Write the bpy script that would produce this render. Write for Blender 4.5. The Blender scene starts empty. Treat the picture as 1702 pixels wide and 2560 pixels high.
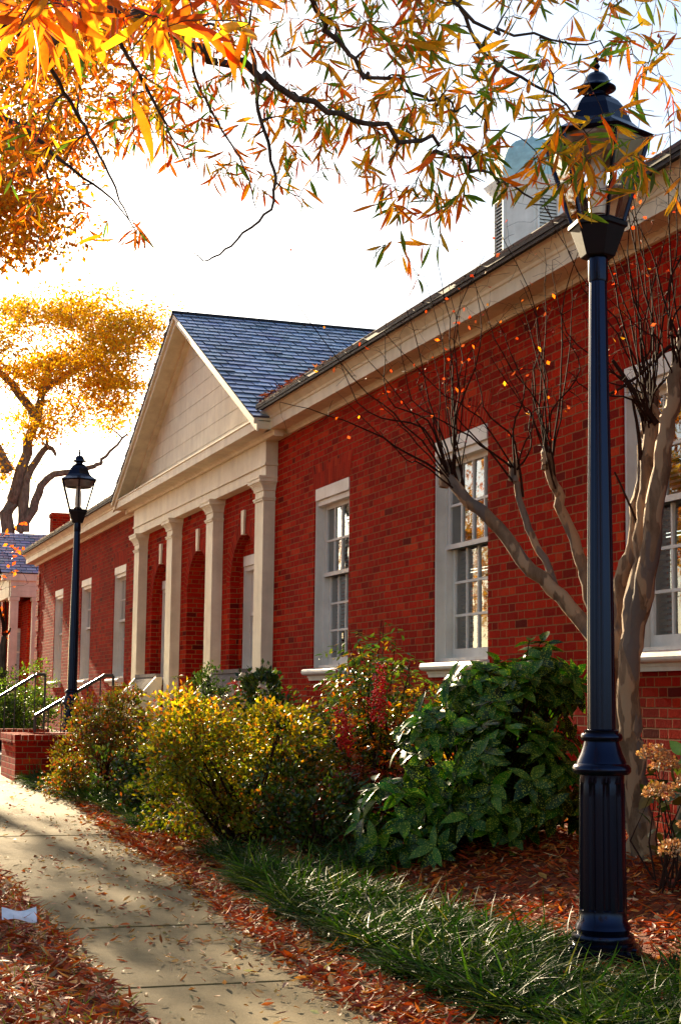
import bpy, math, random
import numpy as np
from mathutils import Vector
D2R = math.radians
# ------------------------------------------------------------------ camera, sky, sun, exposure
F0, YAW, PIT, ROL = 3950.0, .3308, .11928, .0121       # focal length in px of a 1702 x 2560 picture, view angles
CH = 1.15                                              # eye height above the lamp's foot
SUN_AZ, SUN_EL = D2R(2.4), D2R(19.0)                   # sun: left of +Y, elevation
sc = bpy.context.scene
COL = sc.collection
_F = np.array([math.sin(YAW)*math.cos(PIT), math.cos(YAW)*math.cos(PIT), math.sin(PIT)])
_R = np.array([math.cos(YAW), -math.sin(YAW), 0.0]); _U = np.cross(_R, _F)
_c, _s = math.cos(ROL), math.sin(ROL)
_R, _U = _c*_R + _s*_U, -_s*_R + _c*_U
cd = bpy.data.cameras.new("camera"); cam = bpy.data.objects.new("camera", cd); COL.objects.link(cam)
from mathutils import Matrix
cam.matrix_world = Matrix(((_R[0], _U[0], -_F[0], 0), (_R[1], _U[1], -_F[1], 0), (_R[2], _U[2], -_F[2], CH), (0, 0, 0, 1)))
cd.sensor_fit = 'VERTICAL'; cd.sensor_height = 36; cd.lens = 36*F0/2560; cd.clip_end = 2000; cd.clip_start = .05
sc.camera = cam
w = bpy.data.worlds.new("World"); sc.world = w; w.use_nodes = True
nt = w.node_tree; bg = nt.nodes["Background"]
sky = nt.nodes.new("ShaderNodeTexSky"); sky.sky_type = 'NISHITA'; sky.sun_disc = False
sky.sun_elevation = SUN_EL; sky.sun_rotation = -SUN_AZ; sky.dust_density = 1.0; sky.air_density = 1.0; sky.ozone_density = 1.0
nt.links.new(sky.outputs[0], bg.inputs[0]); bg.inputs[1].default_value = .055
sl = bpy.data.lights.new("sun", 'SUN'); so = bpy.data.objects.new("sun", sl); COL.objects.link(so)
sl.energy = 5.0; sl.angle = D2R(.5); sl.color = (1.0, .80, .52)
sdir = Vector((-math.sin(SUN_AZ)*math.cos(SUN_EL), math.cos(SUN_AZ)*math.cos(SUN_EL), math.sin(SUN_EL)))
so.rotation_euler = sdir.to_track_quat('Z', 'Y').to_euler(); so.location = (0, 0, 30)
sc.view_settings.view_transform = 'Standard'; sc.view_settings.look = 'None'; sc.view_settings.gamma = 1
sc.view_settings.exposure = 2.1
sc.render.engine = 'CYCLES'; sc.cycles.use_denoising = True

def P(x, y, d):            # photo pixel + depth along the view axis -> point in the place
    return np.array([0, 0, CH]) + d*((x-851)/F0*_R - (y-1280)/F0*_U + _F)
def proj(p):
    q = np.asarray(p, float) - np.array([0, 0, CH]); k = q@_F
    return 851+F0*(q@_R)/k, 1280-F0*(q@_U)/k, k
def gz(x, y):              # ground height
    yy = np.clip(y, -5, 45); t = np.clip((np.asarray(x)-3.3)/1.5, 0, 1)
    b = .22*t*t*(3-2*t)*np.clip((20-yy)/3, 0, 1)
    return .0172*(yy-6.16) + b
rng = np.random.default_rng(7)

# ------------------------------------------------------------------ mesh helpers
class MB:
    def __init__(s): s.v = []; s.f = []; s.uv = []
    def poly(s, pts, uvs=None):
        n = len(s.v); s.v += [tuple(p) for p in pts]; s.f.append(list(range(n, n+len(pts))))
        s.uv += list(uvs) if uvs is not None else [(0, 0)]*len(pts)
    def quad_auto(s, pts):     # uv from the two axes the face lies in, in metres (brick runs along v = z)
        a, b, c = map(Vector, pts[:3]); n = (b-a).cross(c-a)
        ax = max(range(3), key=lambda i: abs(n[i]))
        uv = [((p[1], p[2]) if ax == 0 else (p[0]+.11, p[2]) if ax == 1 else (p[0], p[1])) for p in pts]
        s.poly(pts, uv)
    def box(s, x0, x1, y0, y1, z0, z1):
        p = [(x, y, z) for z in (z0, z1) for y in (y0, y1) for x in (x0, x1)]
        for f in ((0, 2, 3, 1), (4, 5, 7, 6), (0, 1, 5, 4), (2, 6, 7, 3), (0, 4, 6, 2), (1, 3, 7, 5)):
            s.quad_auto([p[i] for i in f])
    def prism(s, prof, axis, a0, a1):    # extrude a 2-D outline along an axis ('x': prof=(y,z); 'y': prof=(x,z); 'z': (x,y))
        def mk(p, a): return (a, p[0], p[1]) if axis == 'x' else (p[0], a, p[1]) if axis == 'y' else (p[0], p[1], a)
        n = len(prof)
        for i in range(n):
            j = (i+1) % n; s.quad_auto([mk(prof[i], a0), mk(prof[j], a0), mk(prof[j], a1), mk(prof[i], a1)])
        s.quad_auto([mk(p, a0) for p in prof]); s.quad_auto([mk(p, a1) for p in reversed(prof)])
    def tube(s, pts, rad, n=6, cap=True):
        pts = [np.asarray(p, float) for p in pts]; m = len(pts); base = len(s.v)
        up = np.array([.31, .17, .93])
        for i in range(m):
            t = pts[min(i+1, m-1)] - pts[max(i-1, 0)]; t = t/(np.linalg.norm(t)+1e-9)
            a = np.cross(t, up); na = np.linalg.norm(a)
            if na < .05: a = np.cross(t, [1, 0, 0]); na = np.linalg.norm(a)
            a /= na; b = np.cross(t, a); r = rad[i] if hasattr(rad, '__len__') else rad
            for k in range(n):
                th = 2*math.pi*k/n; s.v.append(tuple(pts[i]+r*(math.cos(th)*a+math.sin(th)*b)))
        for i in range(m-1):
            for k in range(n):
                k2 = (k+1) % n; s.f.append([base+i*n+k, base+i*n+k2, base+(i+1)*n+k2, base+(i+1)*n+k]); s.uv += [(0, 0)]*4
        if cap:
            s.f.append([base+k for k in range(n)][::-1]); s.uv += [(0, 0)]*n
            s.f.append([base+(m-1)*n+k for k in range(n)]); s.uv += [(0, 0)]*n
    def lathe(s, prof, n=32, flute=None, rot=0., c=(0, 0)):     # prof: (r, z) pairs, flute(r,z,theta)->r
        base = len(s.v); m = len(prof)
        for r, z in prof:
            for k in range(n):
                th = 2*math.pi*k/n+rot; rr = flute(r, z, th) if flute else r
                s.v.append((c[0]+rr*math.cos(th), c[1]+rr*math.sin(th), z))
        for i in range(m-1):
            for k in range(n):
                k2 = (k+1) % n; s.f.append([base+i*n+k, base+i*n+k2, base+(i+1)*n+k2, base+(i+1)*n+k]); s.uv += [(0, 0)]*4
        s.f.append([base+k for k in range(n)][::-1]); s.uv += [(0, 0)]*n
        s.f.append([base+(m-1)*n+k for k in range(n)]); s.uv += [(0, 0)]*n
    def build(s, name, mat, parent=None, smooth=False, bevel=0):
        me = bpy.data.meshes.new(name); me.from_pydata(s.v, [], s.f)
        ul = me.uv_layers.new(name="UVMap"); ul.data.foreach_set("uv", np.array(s.uv, np.float32).ravel())
        me.materials.append(mat)
        if smooth: me.polygons.foreach_set("use_smooth", [True]*len(me.polygons))
        o = bpy.data.objects.new(name, me); COL.objects.link(o); o.parent = parent
        if bevel:
            bm = o.modifiers.new("edge", 'BEVEL'); bm.width = bevel; bm.segments = 2; bm.limit_method = 'ANGLE'; bm.angle_limit = D2R(40)
        if smooth and not bevel:
            me.set_sharp_from_angle(angle=D2R(38))
        return o
def fast_mesh(name, V, Q, mat, col=None, parent=None, smooth=False):
    me = bpy.data.meshes.new(name); V = np.asarray(V, np.float32); Q = np.asarray(Q, np.int32); k = Q.shape[1]
    me.vertices.add(len(V)); me.vertices.foreach_set("co", V.ravel())
    me.loops.add(Q.size); me.loops.foreach_set("vertex_index", Q.ravel())
    me.polygons.add(len(Q)); me.polygons.foreach_set("loop_start", np.arange(0, Q.size, k, dtype=np.int32))
    me.polygons.foreach_set("loop_total", np.full(len(Q), k, np.int32))
    if smooth: me.polygons.foreach_set("use_smooth", np.ones(len(Q), bool))
    me.update(calc_edges=True)
    if col is not None:
        a = me.color_attributes.new("leaf", 'FLOAT_COLOR', 'POINT')
        c4 = np.ones((len(V), 4), np.float32); c4[:, :3] = col; a.data.foreach_set("color", c4.ravel())
    me.materials.append(mat); me.validate()
    o = bpy.data.objects.new(name, me); COL.objects.link(o); o.parent = parent
    return o
def tag(o, label=None, cat=None, group=None, kind=None):
    for k, v in (('label', label), ('category', cat), ('group', group), ('kind', kind)):
        if v: o[k] = v
    return o
def empty(name, loc, label, cat, group=None):
    o = bpy.data.objects.new(name, None); COL.objects.link(o); o.location = loc; o.empty_display_size = .1
    return tag(o, label, cat, group)

# ------------------------------------------------------------------ materials
def newmat(name):
    m = bpy.data.materials.new(name); m.use_nodes = True; t = m.node_tree; t.nodes.clear()
    out = t.nodes.new("ShaderNodeOutputMaterial"); return m, t, out
class NT:
    def __init__(s, t): s.t = t
    def n(s, typ, **kw):
        nd = s.t.nodes.new(typ)
        for k, v in kw.items(): setattr(nd, k, v)
        return nd
    def l(s, a, b): s.t.links.new(a, b)
    def m(s, op, a, b=None, c=None):
        nd = s.n("ShaderNodeMath", operation=op)
        for i, v in enumerate((a, b, c)):
            if v is None: continue
            if isinstance(v, (int, float)): nd.inputs[i].default_value = v
            else: s.l(v, nd.inputs[i])
        return nd.outputs[0]
    def noise(s, scale, detail=3, vec=None, rough=.55):
        nd = s.n("ShaderNodeTexNoise"); nd.inputs["Scale"].default_value = scale; nd.inputs["Detail"].default_value = detail
        nd.inputs["Roughness"].default_value = rough
        if vec is not None: s.l(vec, nd.inputs["Vector"])
        return nd
    def ramp(s, fac, stops):
        nd = s.n("ShaderNodeValToRGB"); e = nd.color_ramp.elements
        while len(e) < len(stops): e.new(.5)
        for el, (p, c) in zip(e, stops): el.position = p; el.color = (*c, 1)
        s.l(fac, nd.inputs[0]); return nd.outputs[0]
    def mix(s, f, a, b, mode='MIX'):
        nd = s.n("ShaderNodeMix", data_type='RGBA', blend_type=mode)
        for i, v in ((0, f), (6, a), (7, b)):
            if isinstance(v, (int, float)): nd.inputs[i].default_value = v
            elif isinstance(v, tuple): nd.inputs[i].default_value = (*v, 1)
            else: s.l(v, nd.inputs[i])
        return nd.outputs[2]
    def pbsdf(s, out, col, rough=.6, spec=.5, metal=0., bump=None, bstr=.3, bdist=.01):
        b = s.n("ShaderNodeBsdfPrincipled")
        if isinstance(col, tuple): b.inputs["Base Color"].default_value = (*col, 1)
        else: s.l(col, b.inputs["Base Color"])
        if isinstance(rough, (int, float)): b.inputs["Roughness"].default_value = rough
        else: s.l(rough, b.inputs["Roughness"])
        b.inputs["Specular IOR Level"].default_value = spec; b.inputs["Metallic"].default_value = metal
        if bump is not None:
            bp = s.n("ShaderNodeBump"); bp.inputs["Strength"].default_value = bstr; bp.inputs["Distance"].default_value = bdist
            s.l(bump, bp.inputs["Height"]); s.l(bp.outputs[0], b.inputs["Normal"])
        s.l(b.outputs[0], out.inputs[0]); return b
def mat_brick(name, soldier=False, tint=1.0):
    m, t, out = newmat(name); g = NT(t)
    uv = g.n("ShaderNodeUVMap"); sp = g.n("ShaderNodeSeparateXYZ"); g.l(uv.outputs[0], sp.inputs[0])
    geo = g.n("ShaderNodeNewGeometry"); wob = g.noise(9, 2, geo.outputs["Position"])
    sw = g.n("ShaderNodeSeparateXYZ"); g.l(wob.outputs["Color"], sw.inputs[0])
    U = g.m('ADD', sp.outputs[0], g.m('MULTIPLY', g.m('SUBTRACT', sw.outputs[0], .5), .012))
    V = g.m('ADD', sp.outputs[1], g.m('MULTIPLY', g.m('SUBTRACT', sw.outputs[1], .5), .012))
    H = .0667; L = .326
    v = g.m('DIVIDE', V, H); row = g.m('FLOOR', v); fv = g.m('FRACT', v)
    u = g.m('ADD', g.m('DIVIDE', U, L), g.m('MULTIPLY', row, .5)); cell = g.m('FLOOR', u); fu = g.m('FRACT', u)
    hd = g.m('GREATER_THAN', fu, .66)
    du = g.m('MULTIPLY', g.m('MINIMUM', g.m('MINIMUM', fu, g.m('SUBTRACT', 1., fu)), g.m('ABSOLUTE', g.m('SUBTRACT', fu, .66))), L)
    dv = g.m('MULTIPLY', g.m('MINIMUM', fv, g.m('SUBTRACT', 1., fv)), H)
    if soldier: du = g.m('ADD', du, 1.)
    dist = g.m('MINIMUM', du, dv)
    mr = g.n("ShaderNodeMapRange", interpolation_type='SMOOTHSTEP'); g.l(dist, mr.inputs[0])
    mr.inputs[1].default_value = .0028; mr.inputs[2].default_value = .0066
    mask = mr.outputs[0]
    cv = g.n("ShaderNodeCombineXYZ"); g.l(g.m('ADD', g.m('MULTIPLY', cell, 2.), hd), cv.inputs[0]); g.l(row, cv.inputs[1])
    wn = g.n("ShaderNodeTexWhiteNoise", noise_dimensions='3D'); g.l(cv.outputs[0], wn.inputs[0])
    bc = g.ramp(wn.outputs[0], [(0, (.12, .008, .005)), (.02, (.20, .009, .005)), (.06, (.29, .009, .003)), (.5, (.40, .012, .003)), (.85, (.48, .020, .004)), (1, (.54, .045, .010))])
    big = g.noise(1.1, 4, geo.outputs["Position"]); fine = g.noise(60, 3, geo.outputs["Position"])
    bc = g.mix(.35, bc, g.ramp(fine.outputs[0], [(.3, (.45, .4, .4)), (.7, (1.25, 1.2, 1.2))]), 'MULTIPLY')
    bc = g.mix(.75, bc, g.ramp(big.outputs[0], [(.3, (.68, .62, .6)), (.7, (1.18, 1.12, 1.05))]), 'MULTIPLY')
    mps = g.n("ShaderNodeMapping"); mps.inputs["Scale"].default_value = (2.2, 2.2, .25); g.l(geo.outputs["Position"], mps.inputs[0])
    stn = g.noise(1.3, 4, mps.outputs[0], .6); bc = g.mix(g.ramp(stn.outputs[0], [(.52, (0, 0, 0)), (.75, (.4, .4, .4))]), bc, (.17, .02, .010))
    mort = g.mix(fine.outputs[0], (.22, .075, .028), (.38, .155, .06))
    c = g.mix(mask, mort, bc)
    h = g.m('ADD', g.m('MULTIPLY', mask, .8), g.m('ADD', g.m('MULTIPLY', fine.outputs[0], .35), g.m('MULTIPLY', wn.outputs[0], .35)))
    g.pbsdf(out, c, .9, .05, 0, h, .7, .009)
    return m
def mat_paint(name, col, dirt=.25, rough=.5, scale=2.2, bd=.003):
    m, t, out = newmat(name); g = NT(t); geo = g.n("ShaderNodeNewGeometry")
    n1 = g.noise(scale, 5, geo.outputs["Position"], .65); n2 = g.noise(45, 3, geo.outputs["Position"])
    mp = g.n("ShaderNodeMapping"); mp.inputs["Scale"].default_value = (5, 5, .5); g.l(geo.outputs["Position"], mp.inputs[0])
    n3 = g.noise(1.7, 2, mp.outputs[0])
    c = g.mix(dirt, col, g.ramp(n1.outputs[0], [(.35, (.62, .56, .48)), (.65, (1.06, 1.04, 1.0))]), 'MULTIPLY')
    c = g.mix(dirt*.8, c, g.ramp(n3.outputs[0], [(.25, (.70, .64, .56)), (.7, (1.05, 1.03, 1.0))]), 'MULTIPLY')
    g.pbsdf(out, c, rough, .4, 0, n2.outputs[0], .25, bd); return m
def mat_simple(name, col, rough=.5, spec=.5, metal=0., bscale=0, bstr=.2, var=.2):
    m, t, out = newmat(name); g = NT(t); geo = g.n("ShaderNodeNewGeometry")
    n1 = g.noise(bscale or 12, 4, geo.outputs["Position"])
    lo = tuple(x*(1-var) for x in col); hi = tuple(min(1, x*(1+var)) for x in col)
    c = g.ramp(n1.outputs[0], [(.3, lo), (.7, hi)])
    g.pbsdf(out, c, rough, spec, metal, n1.outputs[0] if bscale else None, bstr, .004); return m
def mat_leaf(name, trans=.45, rough=.45, spec=.4, speck=None, tmul=(1.5, 1.3, .7)):
    m, t, out = newmat(name); g = NT(t)
    at = g.n("ShaderNodeAttribute"); at.attribute_name = "leaf"; c = at.outputs["Color"]
    geo = g.n("ShaderNodeNewGeometry")
    nz = g.noise(70, 2, geo.outputs["Position"])
    c = g.mix(.5, c, g.ramp(nz.outputs[0], [(.3, (.6, .55, .5)), (.7, (1.2, 1.15, 1.1))]), 'MULTIPLY')
    if speck:
        vo = g.n("ShaderNodeTexVoronoi"); vo.inputs["Scale"].default_value = 95; g.l(geo.outputs["Position"], vo.inputs["Vector"])
        k = g.m('LESS_THAN', vo.outputs["Distance"], g.m('MULTIPLY', g.noise(22, 2, geo.outputs["Position"]).outputs[0], .62))
        c = g.mix(k, c, speck)
    b = g.n("ShaderNodeBsdfPrincipled"); g.l(c, b.inputs["Base Color"]); b.inputs["Roughness"].default_value = rough
    b.inputs["Specular IOR Level"].default_value = spec
    tr = g.n("ShaderNodeBsdfTranslucent"); g.l(g.mix(1., c, tmul, 'MULTIPLY'), tr.inputs[0])
    mx = g.n("ShaderNodeMixShader"); mx.inputs[0].default_value = trans
    g.l(b.outputs[0], mx.inputs[1]); g.l(tr.outputs[0], mx.inputs[2]); g.l(mx.outputs[0], out.inputs[0]); return m
def mat_bark(name, a, b, sc_=14, stretch=4, patch=None):
    m, t, out = newmat(name); g = NT(t); geo = g.n("ShaderNodeNewGeometry")
    mp = g.n("ShaderNodeMapping"); mp.inputs["Scale"].default_value = (stretch, stretch, 1); g.l(geo.outputs["Position"], mp.inputs[0])
    n1 = g.noise(sc_/4, 5, mp.outputs[0], .7); n2 = g.noise(sc_, 3, geo.outputs["Position"])
    c = g.ramp(n1.outputs[0], [(.38, a), (.62, b)]); c = g.mix(.4, c, g.ramp(n2.outputs[0], [(.3, (.6, .6, .6)), (.7, (1.2, 1.2, 1.2))]), 'MULTIPLY')
    h = n1.outputs[0]
    if patch:            # flaking plates
        mp2 = g.n("ShaderNodeMapping"); mp2.inputs["Scale"].default_value = (3, 3, .8); g.l(geo.outputs["Position"], mp2.inputs[0])
        n3 = g.noise(3.2, 3, mp2.outputs[0], .5); k = g.ramp(n3.outputs[0], [(.50, (0, 0, 0)), (.53, (1, 1, 1))])
        n4 = g.noise(2.4, 2, mp2.outputs[0], .5); k2 = g.ramp(n4.outputs[0], [(.56, (0, 0, 0)), (.58, (1, 1, 1))])
        c = g.mix(k, c, g.mix(.25, patch[0], c)); c = g.mix(k2, c, g.mix(.2, patch[1], c)); h = g.m('ADD', h, g.m('MULTIPLY', k, .5))
    g.pbsdf(out, c, .8, .2, 0, h, .7, .012); return m
def mat_glass(name, refl=.35, tint=(1, 1, 1), wav=0.):
    m, t, out = newmat(name); g = NT(t)
    fr = g.n("ShaderNodeFresnel"); fr.inputs[0].default_value = 1.5
    k = g.m('MINIMUM', g.m('ADD', g.m('MULTIPLY', fr.outputs[0], 1.6), refl), 1.0)
    tr = g.n("ShaderNodeBsdfTransparent"); tr.inputs[0].default_value = (*tint, 1)
    gl = g.n("ShaderNodeBsdfGlossy"); gl.inputs["Roughness"].default_value = .02
    if wav:
        geo = g.n("ShaderNodeNewGeometry"); nz = g.noise(5, 2, geo.outputs["Position"]); bp = g.n("ShaderNodeBump")
        bp.inputs["Strength"].default_value = wav; bp.inputs["Distance"].default_value = .02; g.l(nz.outputs[0], bp.inputs["Height"]); g.l(bp.outputs[0], gl.inputs["Normal"])
    mx = g.n("ShaderNodeMixShader"); g.l(k, mx.inputs[0]); g.l(tr.outputs[0], mx.inputs[1]); g.l(gl.outputs[0], mx.inputs[2])
    g.l(mx.outputs[0], out.inputs[0]); return m
BRICK = mat_brick("red_brick"); SOLDIER = mat_brick("soldier_brick", True)
CREAM = mat_paint("cream_paint", (.84, .785, .58), .5); WHITE = mat_paint("white_paint", (.82, .79, .72), .45)
GREYP = mat_paint("grey_white_paint", (.78, .77, .74), .3)
BLACK = mat_simple("black_iron_paint", (.0022, .0024, .006), .2, .42, 0, 60, .04, .3)
for _n in BLACK.node_tree.nodes:
    if _n.type == 'BSDF_PRINCIPLED': _n.inputs["Specular Tint"].default_value = (.35, .5, 1.0, 1)
IRON = mat_simple("rail_iron", (.03, .03, .032), .3, .6, .6)
def mat_slate(name):
    m, t, out = newmat(name); g = NT(t); at = g.n("ShaderNodeAttribute"); at.attribute_name = "leaf"; geo = g.n("ShaderNodeNewGeometry")
    n1 = g.noise(25, 4, geo.outputs["Position"])
    c = g.mix(.5, at.outputs["Color"], g.ramp(n1.outputs[0], [(.3, (.6, .6, .65)), (.7, (1.2, 1.2, 1.2))]), 'MULTIPLY')
    g.pbsdf(out, c, .25, .8, 0, n1.outputs[0], .12, .002); return m
SLATE = mat_slate("blue_slate"); BLACKM = mat_simple("dull_black_paint", (.004, .0042, .006), .55, .25)
TIN = mat_simple("dark_gutter_metal", (.008, .009, .012), .6, .3)
COPPER = mat_simple("green_copper", (.42, .62, .60), .6, .4, .0, 8, .1)
GLASS = mat_glass("window_glass", .14, (.8, .82, .82), .05); LGLASS = mat_glass("lantern_glass", .015, (.95, .96, .97))
FROST = mat_simple("frosted_chimney", (.75, .76, .74), .35); BLIND = mat_paint("blind_slat", (.42, .40, .37), .1)
DARK = mat_simple("dark_interior", (.02, .02, .02), .9)
BENCHM = mat_simple("bench_paint", (.22, .19, .165), .95, .05)

# ------------------------------------------------------------------ ground, walk
def mat_ground():
    m, t, out = newmat("leaf_litter_ground"); g = NT(t); geo = g.n("ShaderNodeNewGeometry")
    n1 = g.noise(1.3, 4, geo.outputs["Position"]); n2 = g.noise(38, 5, geo.outputs["Position"], .7)
    vo = g.n("ShaderNodeTexVoronoi"); vo.inputs["Scale"].default_value = 34; g.l(geo.outputs["Position"], vo.inputs["Vector"])
    sv = g.n("ShaderNodeSeparateXYZ"); g.l(vo.outputs["Color"], sv.inputs[0])
    c = g.ramp(sv.outputs[0], [(0, (.06, .010, .003)), (.35, (.19, .032, .005)), (.7, (.32, .06, .008)), (1, (.42, .12, .02))])
    c = g.mix(g.m('MULTIPLY', n2.outputs[0], .8), c, (.06, .018, .008))
    g.pbsdf(out, c, .85, .2, 0, g.m('ADD', n2.outputs[0], sv.outputs[1]), .9, .02); return m
def mat_concrete(name, a, b, sc_=1.):
    m, t, out = newmat(name); g = NT(t); geo = g.n("ShaderNodeNewGeometry"); ps = geo.outputs["Position"]
    n1 = g.noise(1.2*sc_, 5, ps, .6); n2 = g.noise(180, 2, ps); n3 = g.noise(14, 4, ps, .7)
    c = g.ramp(n1.outputs[0], [(.3, a), (.7, b)])
    n5 = g.noise(.55*sc_, 6, ps, .7); c = g.mix(.5, c, g.ramp(n5.outputs[0], [(.35, (.66, .62, .56)), (.6, (1.08, 1.06, 1.04))]), 'MULTIPLY')
    c = g.mix(.45, c, g.ramp(n3.outputs[0], [(.35, (.7, .68, .64)), (.65, (1.1, 1.09, 1.07))]), 'MULTIPLY')
    c = g.mix(.5, c, g.ramp(n2.outputs[0], [(.3, (.55, .52, .5)), (.65, (1.2, 1.18, 1.12))]), 'MULTIPLY')
    g.pbsdf(out, c, .85, .25, 0, n2.outputs[0], .5, .004); return m
CONC = mat_concrete("sidewalk_concrete", (.20, .145, .056), (.285, .212, .09)); STONE = mat_concrete("terrace_stone", (.34, .30, .24), (.45, .41, .33))
gx = np.unique(np.concatenate([np.linspace(-400, -12, 12), np.linspace(-12, 9, 85), np.linspace(9, 400, 12)]))
gy = np.unique(np.concatenate([np.linspace(-60, -5, 8), np.linspace(-5, 46, 170), np.linspace(46, 600, 12)]))
GX, GY = np.meshgrid(gx, gy); GZ = gz(GX, GY) + np.where((GX > 1.2) & (GX < 2.7), -.03, .012*np.sin(GX*3.1+GY*1.7)+.01*np.sin(GY*4.3-GX*2.2))
nx = len(gx); ii = np.arange(len(gy)-1)[:, None]*nx + np.arange(nx-1)[None]; ii = ii.ravel()
tag(fast_mesh("ground", np.stack([GX.ravel(), GY.ravel(), GZ.ravel()], 1), np.stack([ii, ii+1, ii+1+nx, ii+nx], 1), mat_ground(), smooth=True), kind="structure")
mb = MB(); ys = 3.455-1.478*4; SW0, SW1 = 1.28, 2.62
while ys < 44:
    a, b = ys+.004, ys+1.478-.004; za, zb = float(gz(0, a)), float(gz(0, b)); dz = rng.normal(0, .004)
    p = [(SW0, a, za+dz), (SW1, a, za+dz), (SW1, b, zb+dz), (SW0, b, zb+dz)]; mb.poly(p)
    q = [(x, y, z-.12) for x, y, z in p]
    for i in range(4): j = (i+1) % 4; mb.poly([p[i], q[i], q[j], p[j]])
    ys += 1.478
tag(mb.build("sidewalk", CONC, bevel=.008), kind="structure")

# ------------------------------------------------------------------ the brick hall
XW, YC, YE0, YE1 = 5.34, 21.65, 5.9, 37.3
ZB, ZT = -.2, 4.3
hall = empty("brick_hall", (XW, YC, 0), "long red brick hall with pilasters, white pediment and small cupola", "building")
hall_loc = Vector((XW, YC, 0))
def part(mb, name, mat, parent=None, **kw):
    par = parent or hall
    o = mb.build(name, mat, None, **kw)
    o.parent = par; o.matrix_parent_inverse = Matrix.Translation(-hall_loc) if par is hall else Matrix.Identity(4)
    return o
WZ0, WZ1 = 1.505, 3.462
wins = [(15.27, 16.43), (11.82, 12.99), (8.40, 9.57), (26.84, 27.91), (30.19, 31.30), (33.54, 34.65)]
ARC = [(19.30, .63), (21.70, .63), (24.08, .63)]; AZ = 2.62; TZ = .62       # niche centres, half width, spring height; terrace floor
def wall_holes(mb, x, y0, y1, z0, z1, holes):
    ysb = sorted({y0, y1, *[h[0] for h in holes], *[h[1] for h in holes]}); zsb = sorted({z0, z1, *[h[2] for h in holes], *[h[3] for h in holes]})
    for i in range(len(ysb)-1):
        for j in range(len(zsb)-1):
            yc, zc = (ysb[i]+ysb[i+1])/2, (zsb[j]+zsb[j+1])/2
            if any(h[0] < yc < h[1] and h[2] < zc < h[3] for h in holes): continue
            mb.quad_auto([(x, ysb[i], zsb[j]), (x, ysb[i], zsb[j+1]), (x, ysb[i+1], zsb[j+1]), (x, ysb[i+1], zsb[j])])
holes = [(a, b, WZ0, WZ1) for a, b in wins] + [(c-h, c+h, TZ, AZ+h) for c, h in ARC]
mb = MB(); wall_holes(mb, XW, YE0, YE1, ZB, ZT, holes)
for a, b in wins:       # brick reveals
    for y in (a, b): mb.quad_auto([(XW, y, WZ0), (XW+.3, y, WZ0), (XW+.3, y, WZ1), (XW, y, WZ1)])
    for z in (WZ0, WZ1): mb.quad_auto([(XW, a, z), (XW, b, z), (XW+.3, b, z), (XW+.3, a, z)])
for k, (c, h) in enumerate(ARC):
    dep = .12 if k != 1 else .9; N = 24
    for i in range(N):
        t0, t1 = math.pi*i/N, math.pi*(i+1)/N
        q0, q1 = (c+h*math.cos(t0), AZ+h*math.sin(t0)), (c+h*math.cos(t1), AZ+h*math.sin(t1))
        mb.quad_auto([(XW, q0[0], q0[1]), (XW, q0[0], AZ+h), (XW, q1[0], AZ+h), (XW, q1[0], q1[1])])
        mb.poly([(XW, *q0), (XW, *q1), (XW+dep, *q1), (XW+dep, *q0)], [(0, h*t0), (0, h*t1), (dep, h*t1), (dep, h*t0)])
    for y in (c-h, c+h): mb.quad_auto([(XW, y, TZ), (XW+dep, y, TZ), (XW+dep, y, AZ), (XW, y, AZ)])
    hb = [(c-.47, c+.47, 1.505, 3.0)] if k != 1 else [(c-.5, c+.5, TZ, 2.75)]
    wall_holes(mb, XW+dep, c-h, c+h, TZ, AZ+h, hb)
    y0, y1, z0, z1 = hb[0]
    for y in (y0, y1): mb.quad_auto([(XW+dep, y, z0), (XW+dep+.25, y, z0), (XW+dep+.25, y, z1), (XW+dep, y, z1)])
mb.quad_auto([(XW, YE1, ZB), (15.5, YE1, ZB), (15.5, YE1, ZT), (XW, YE1, ZT)])
mb.quad_auto([(XW, YE0, ZB), (15.5, YE0, ZB), (15.5, YE0, ZT), (XW, YE0, ZT)])
mb.quad_auto([(15.5, YE0, ZB), (15.5, YE1, ZB), (15.5, YE1, ZT), (15.5, YE0, ZT)])
for y in (YE1, YE0):      # gable ends of the main roof
    mb.quad_auto([(XW, y, ZT), (10.4, y, 7.05), (15.5, y, ZT)])
part(mb, "wall", BRICK)
mb = MB()                 # quoins at the far corner
for i in range(11):
    z = .15+i*.36
    if z+.27 < 4.1: mb.box(XW-.03, XW+.35, YE1-(.46 if i % 2 else .34), YE1+.03, z, z+.27)
part(mb, "quoins", BRICK)
for a, b in wins:         # flat arches over the windows
    N = 19; mb = MB()
    for i in range(N):
        t0, t1 = i/N, (i+1)/N
        f = lambda t, top: a+(b-a)*t+(.13*(2*t-1) if top else 0)
        mb.poly([(XW-.004, f(t0, 0), WZ1), (XW-.004, f(t0, 1), WZ1+.27), (XW-.004, f(t1, 1), WZ1+.27), (XW-.004, f(t1, 0), WZ1)],
                [(.03, i*.0667), (.24, i*.0667), (.24, (i+1)*.0667), (.03, (i+1)*.0667)])
    part(mb, "jack_arch", SOLDIER)
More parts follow.
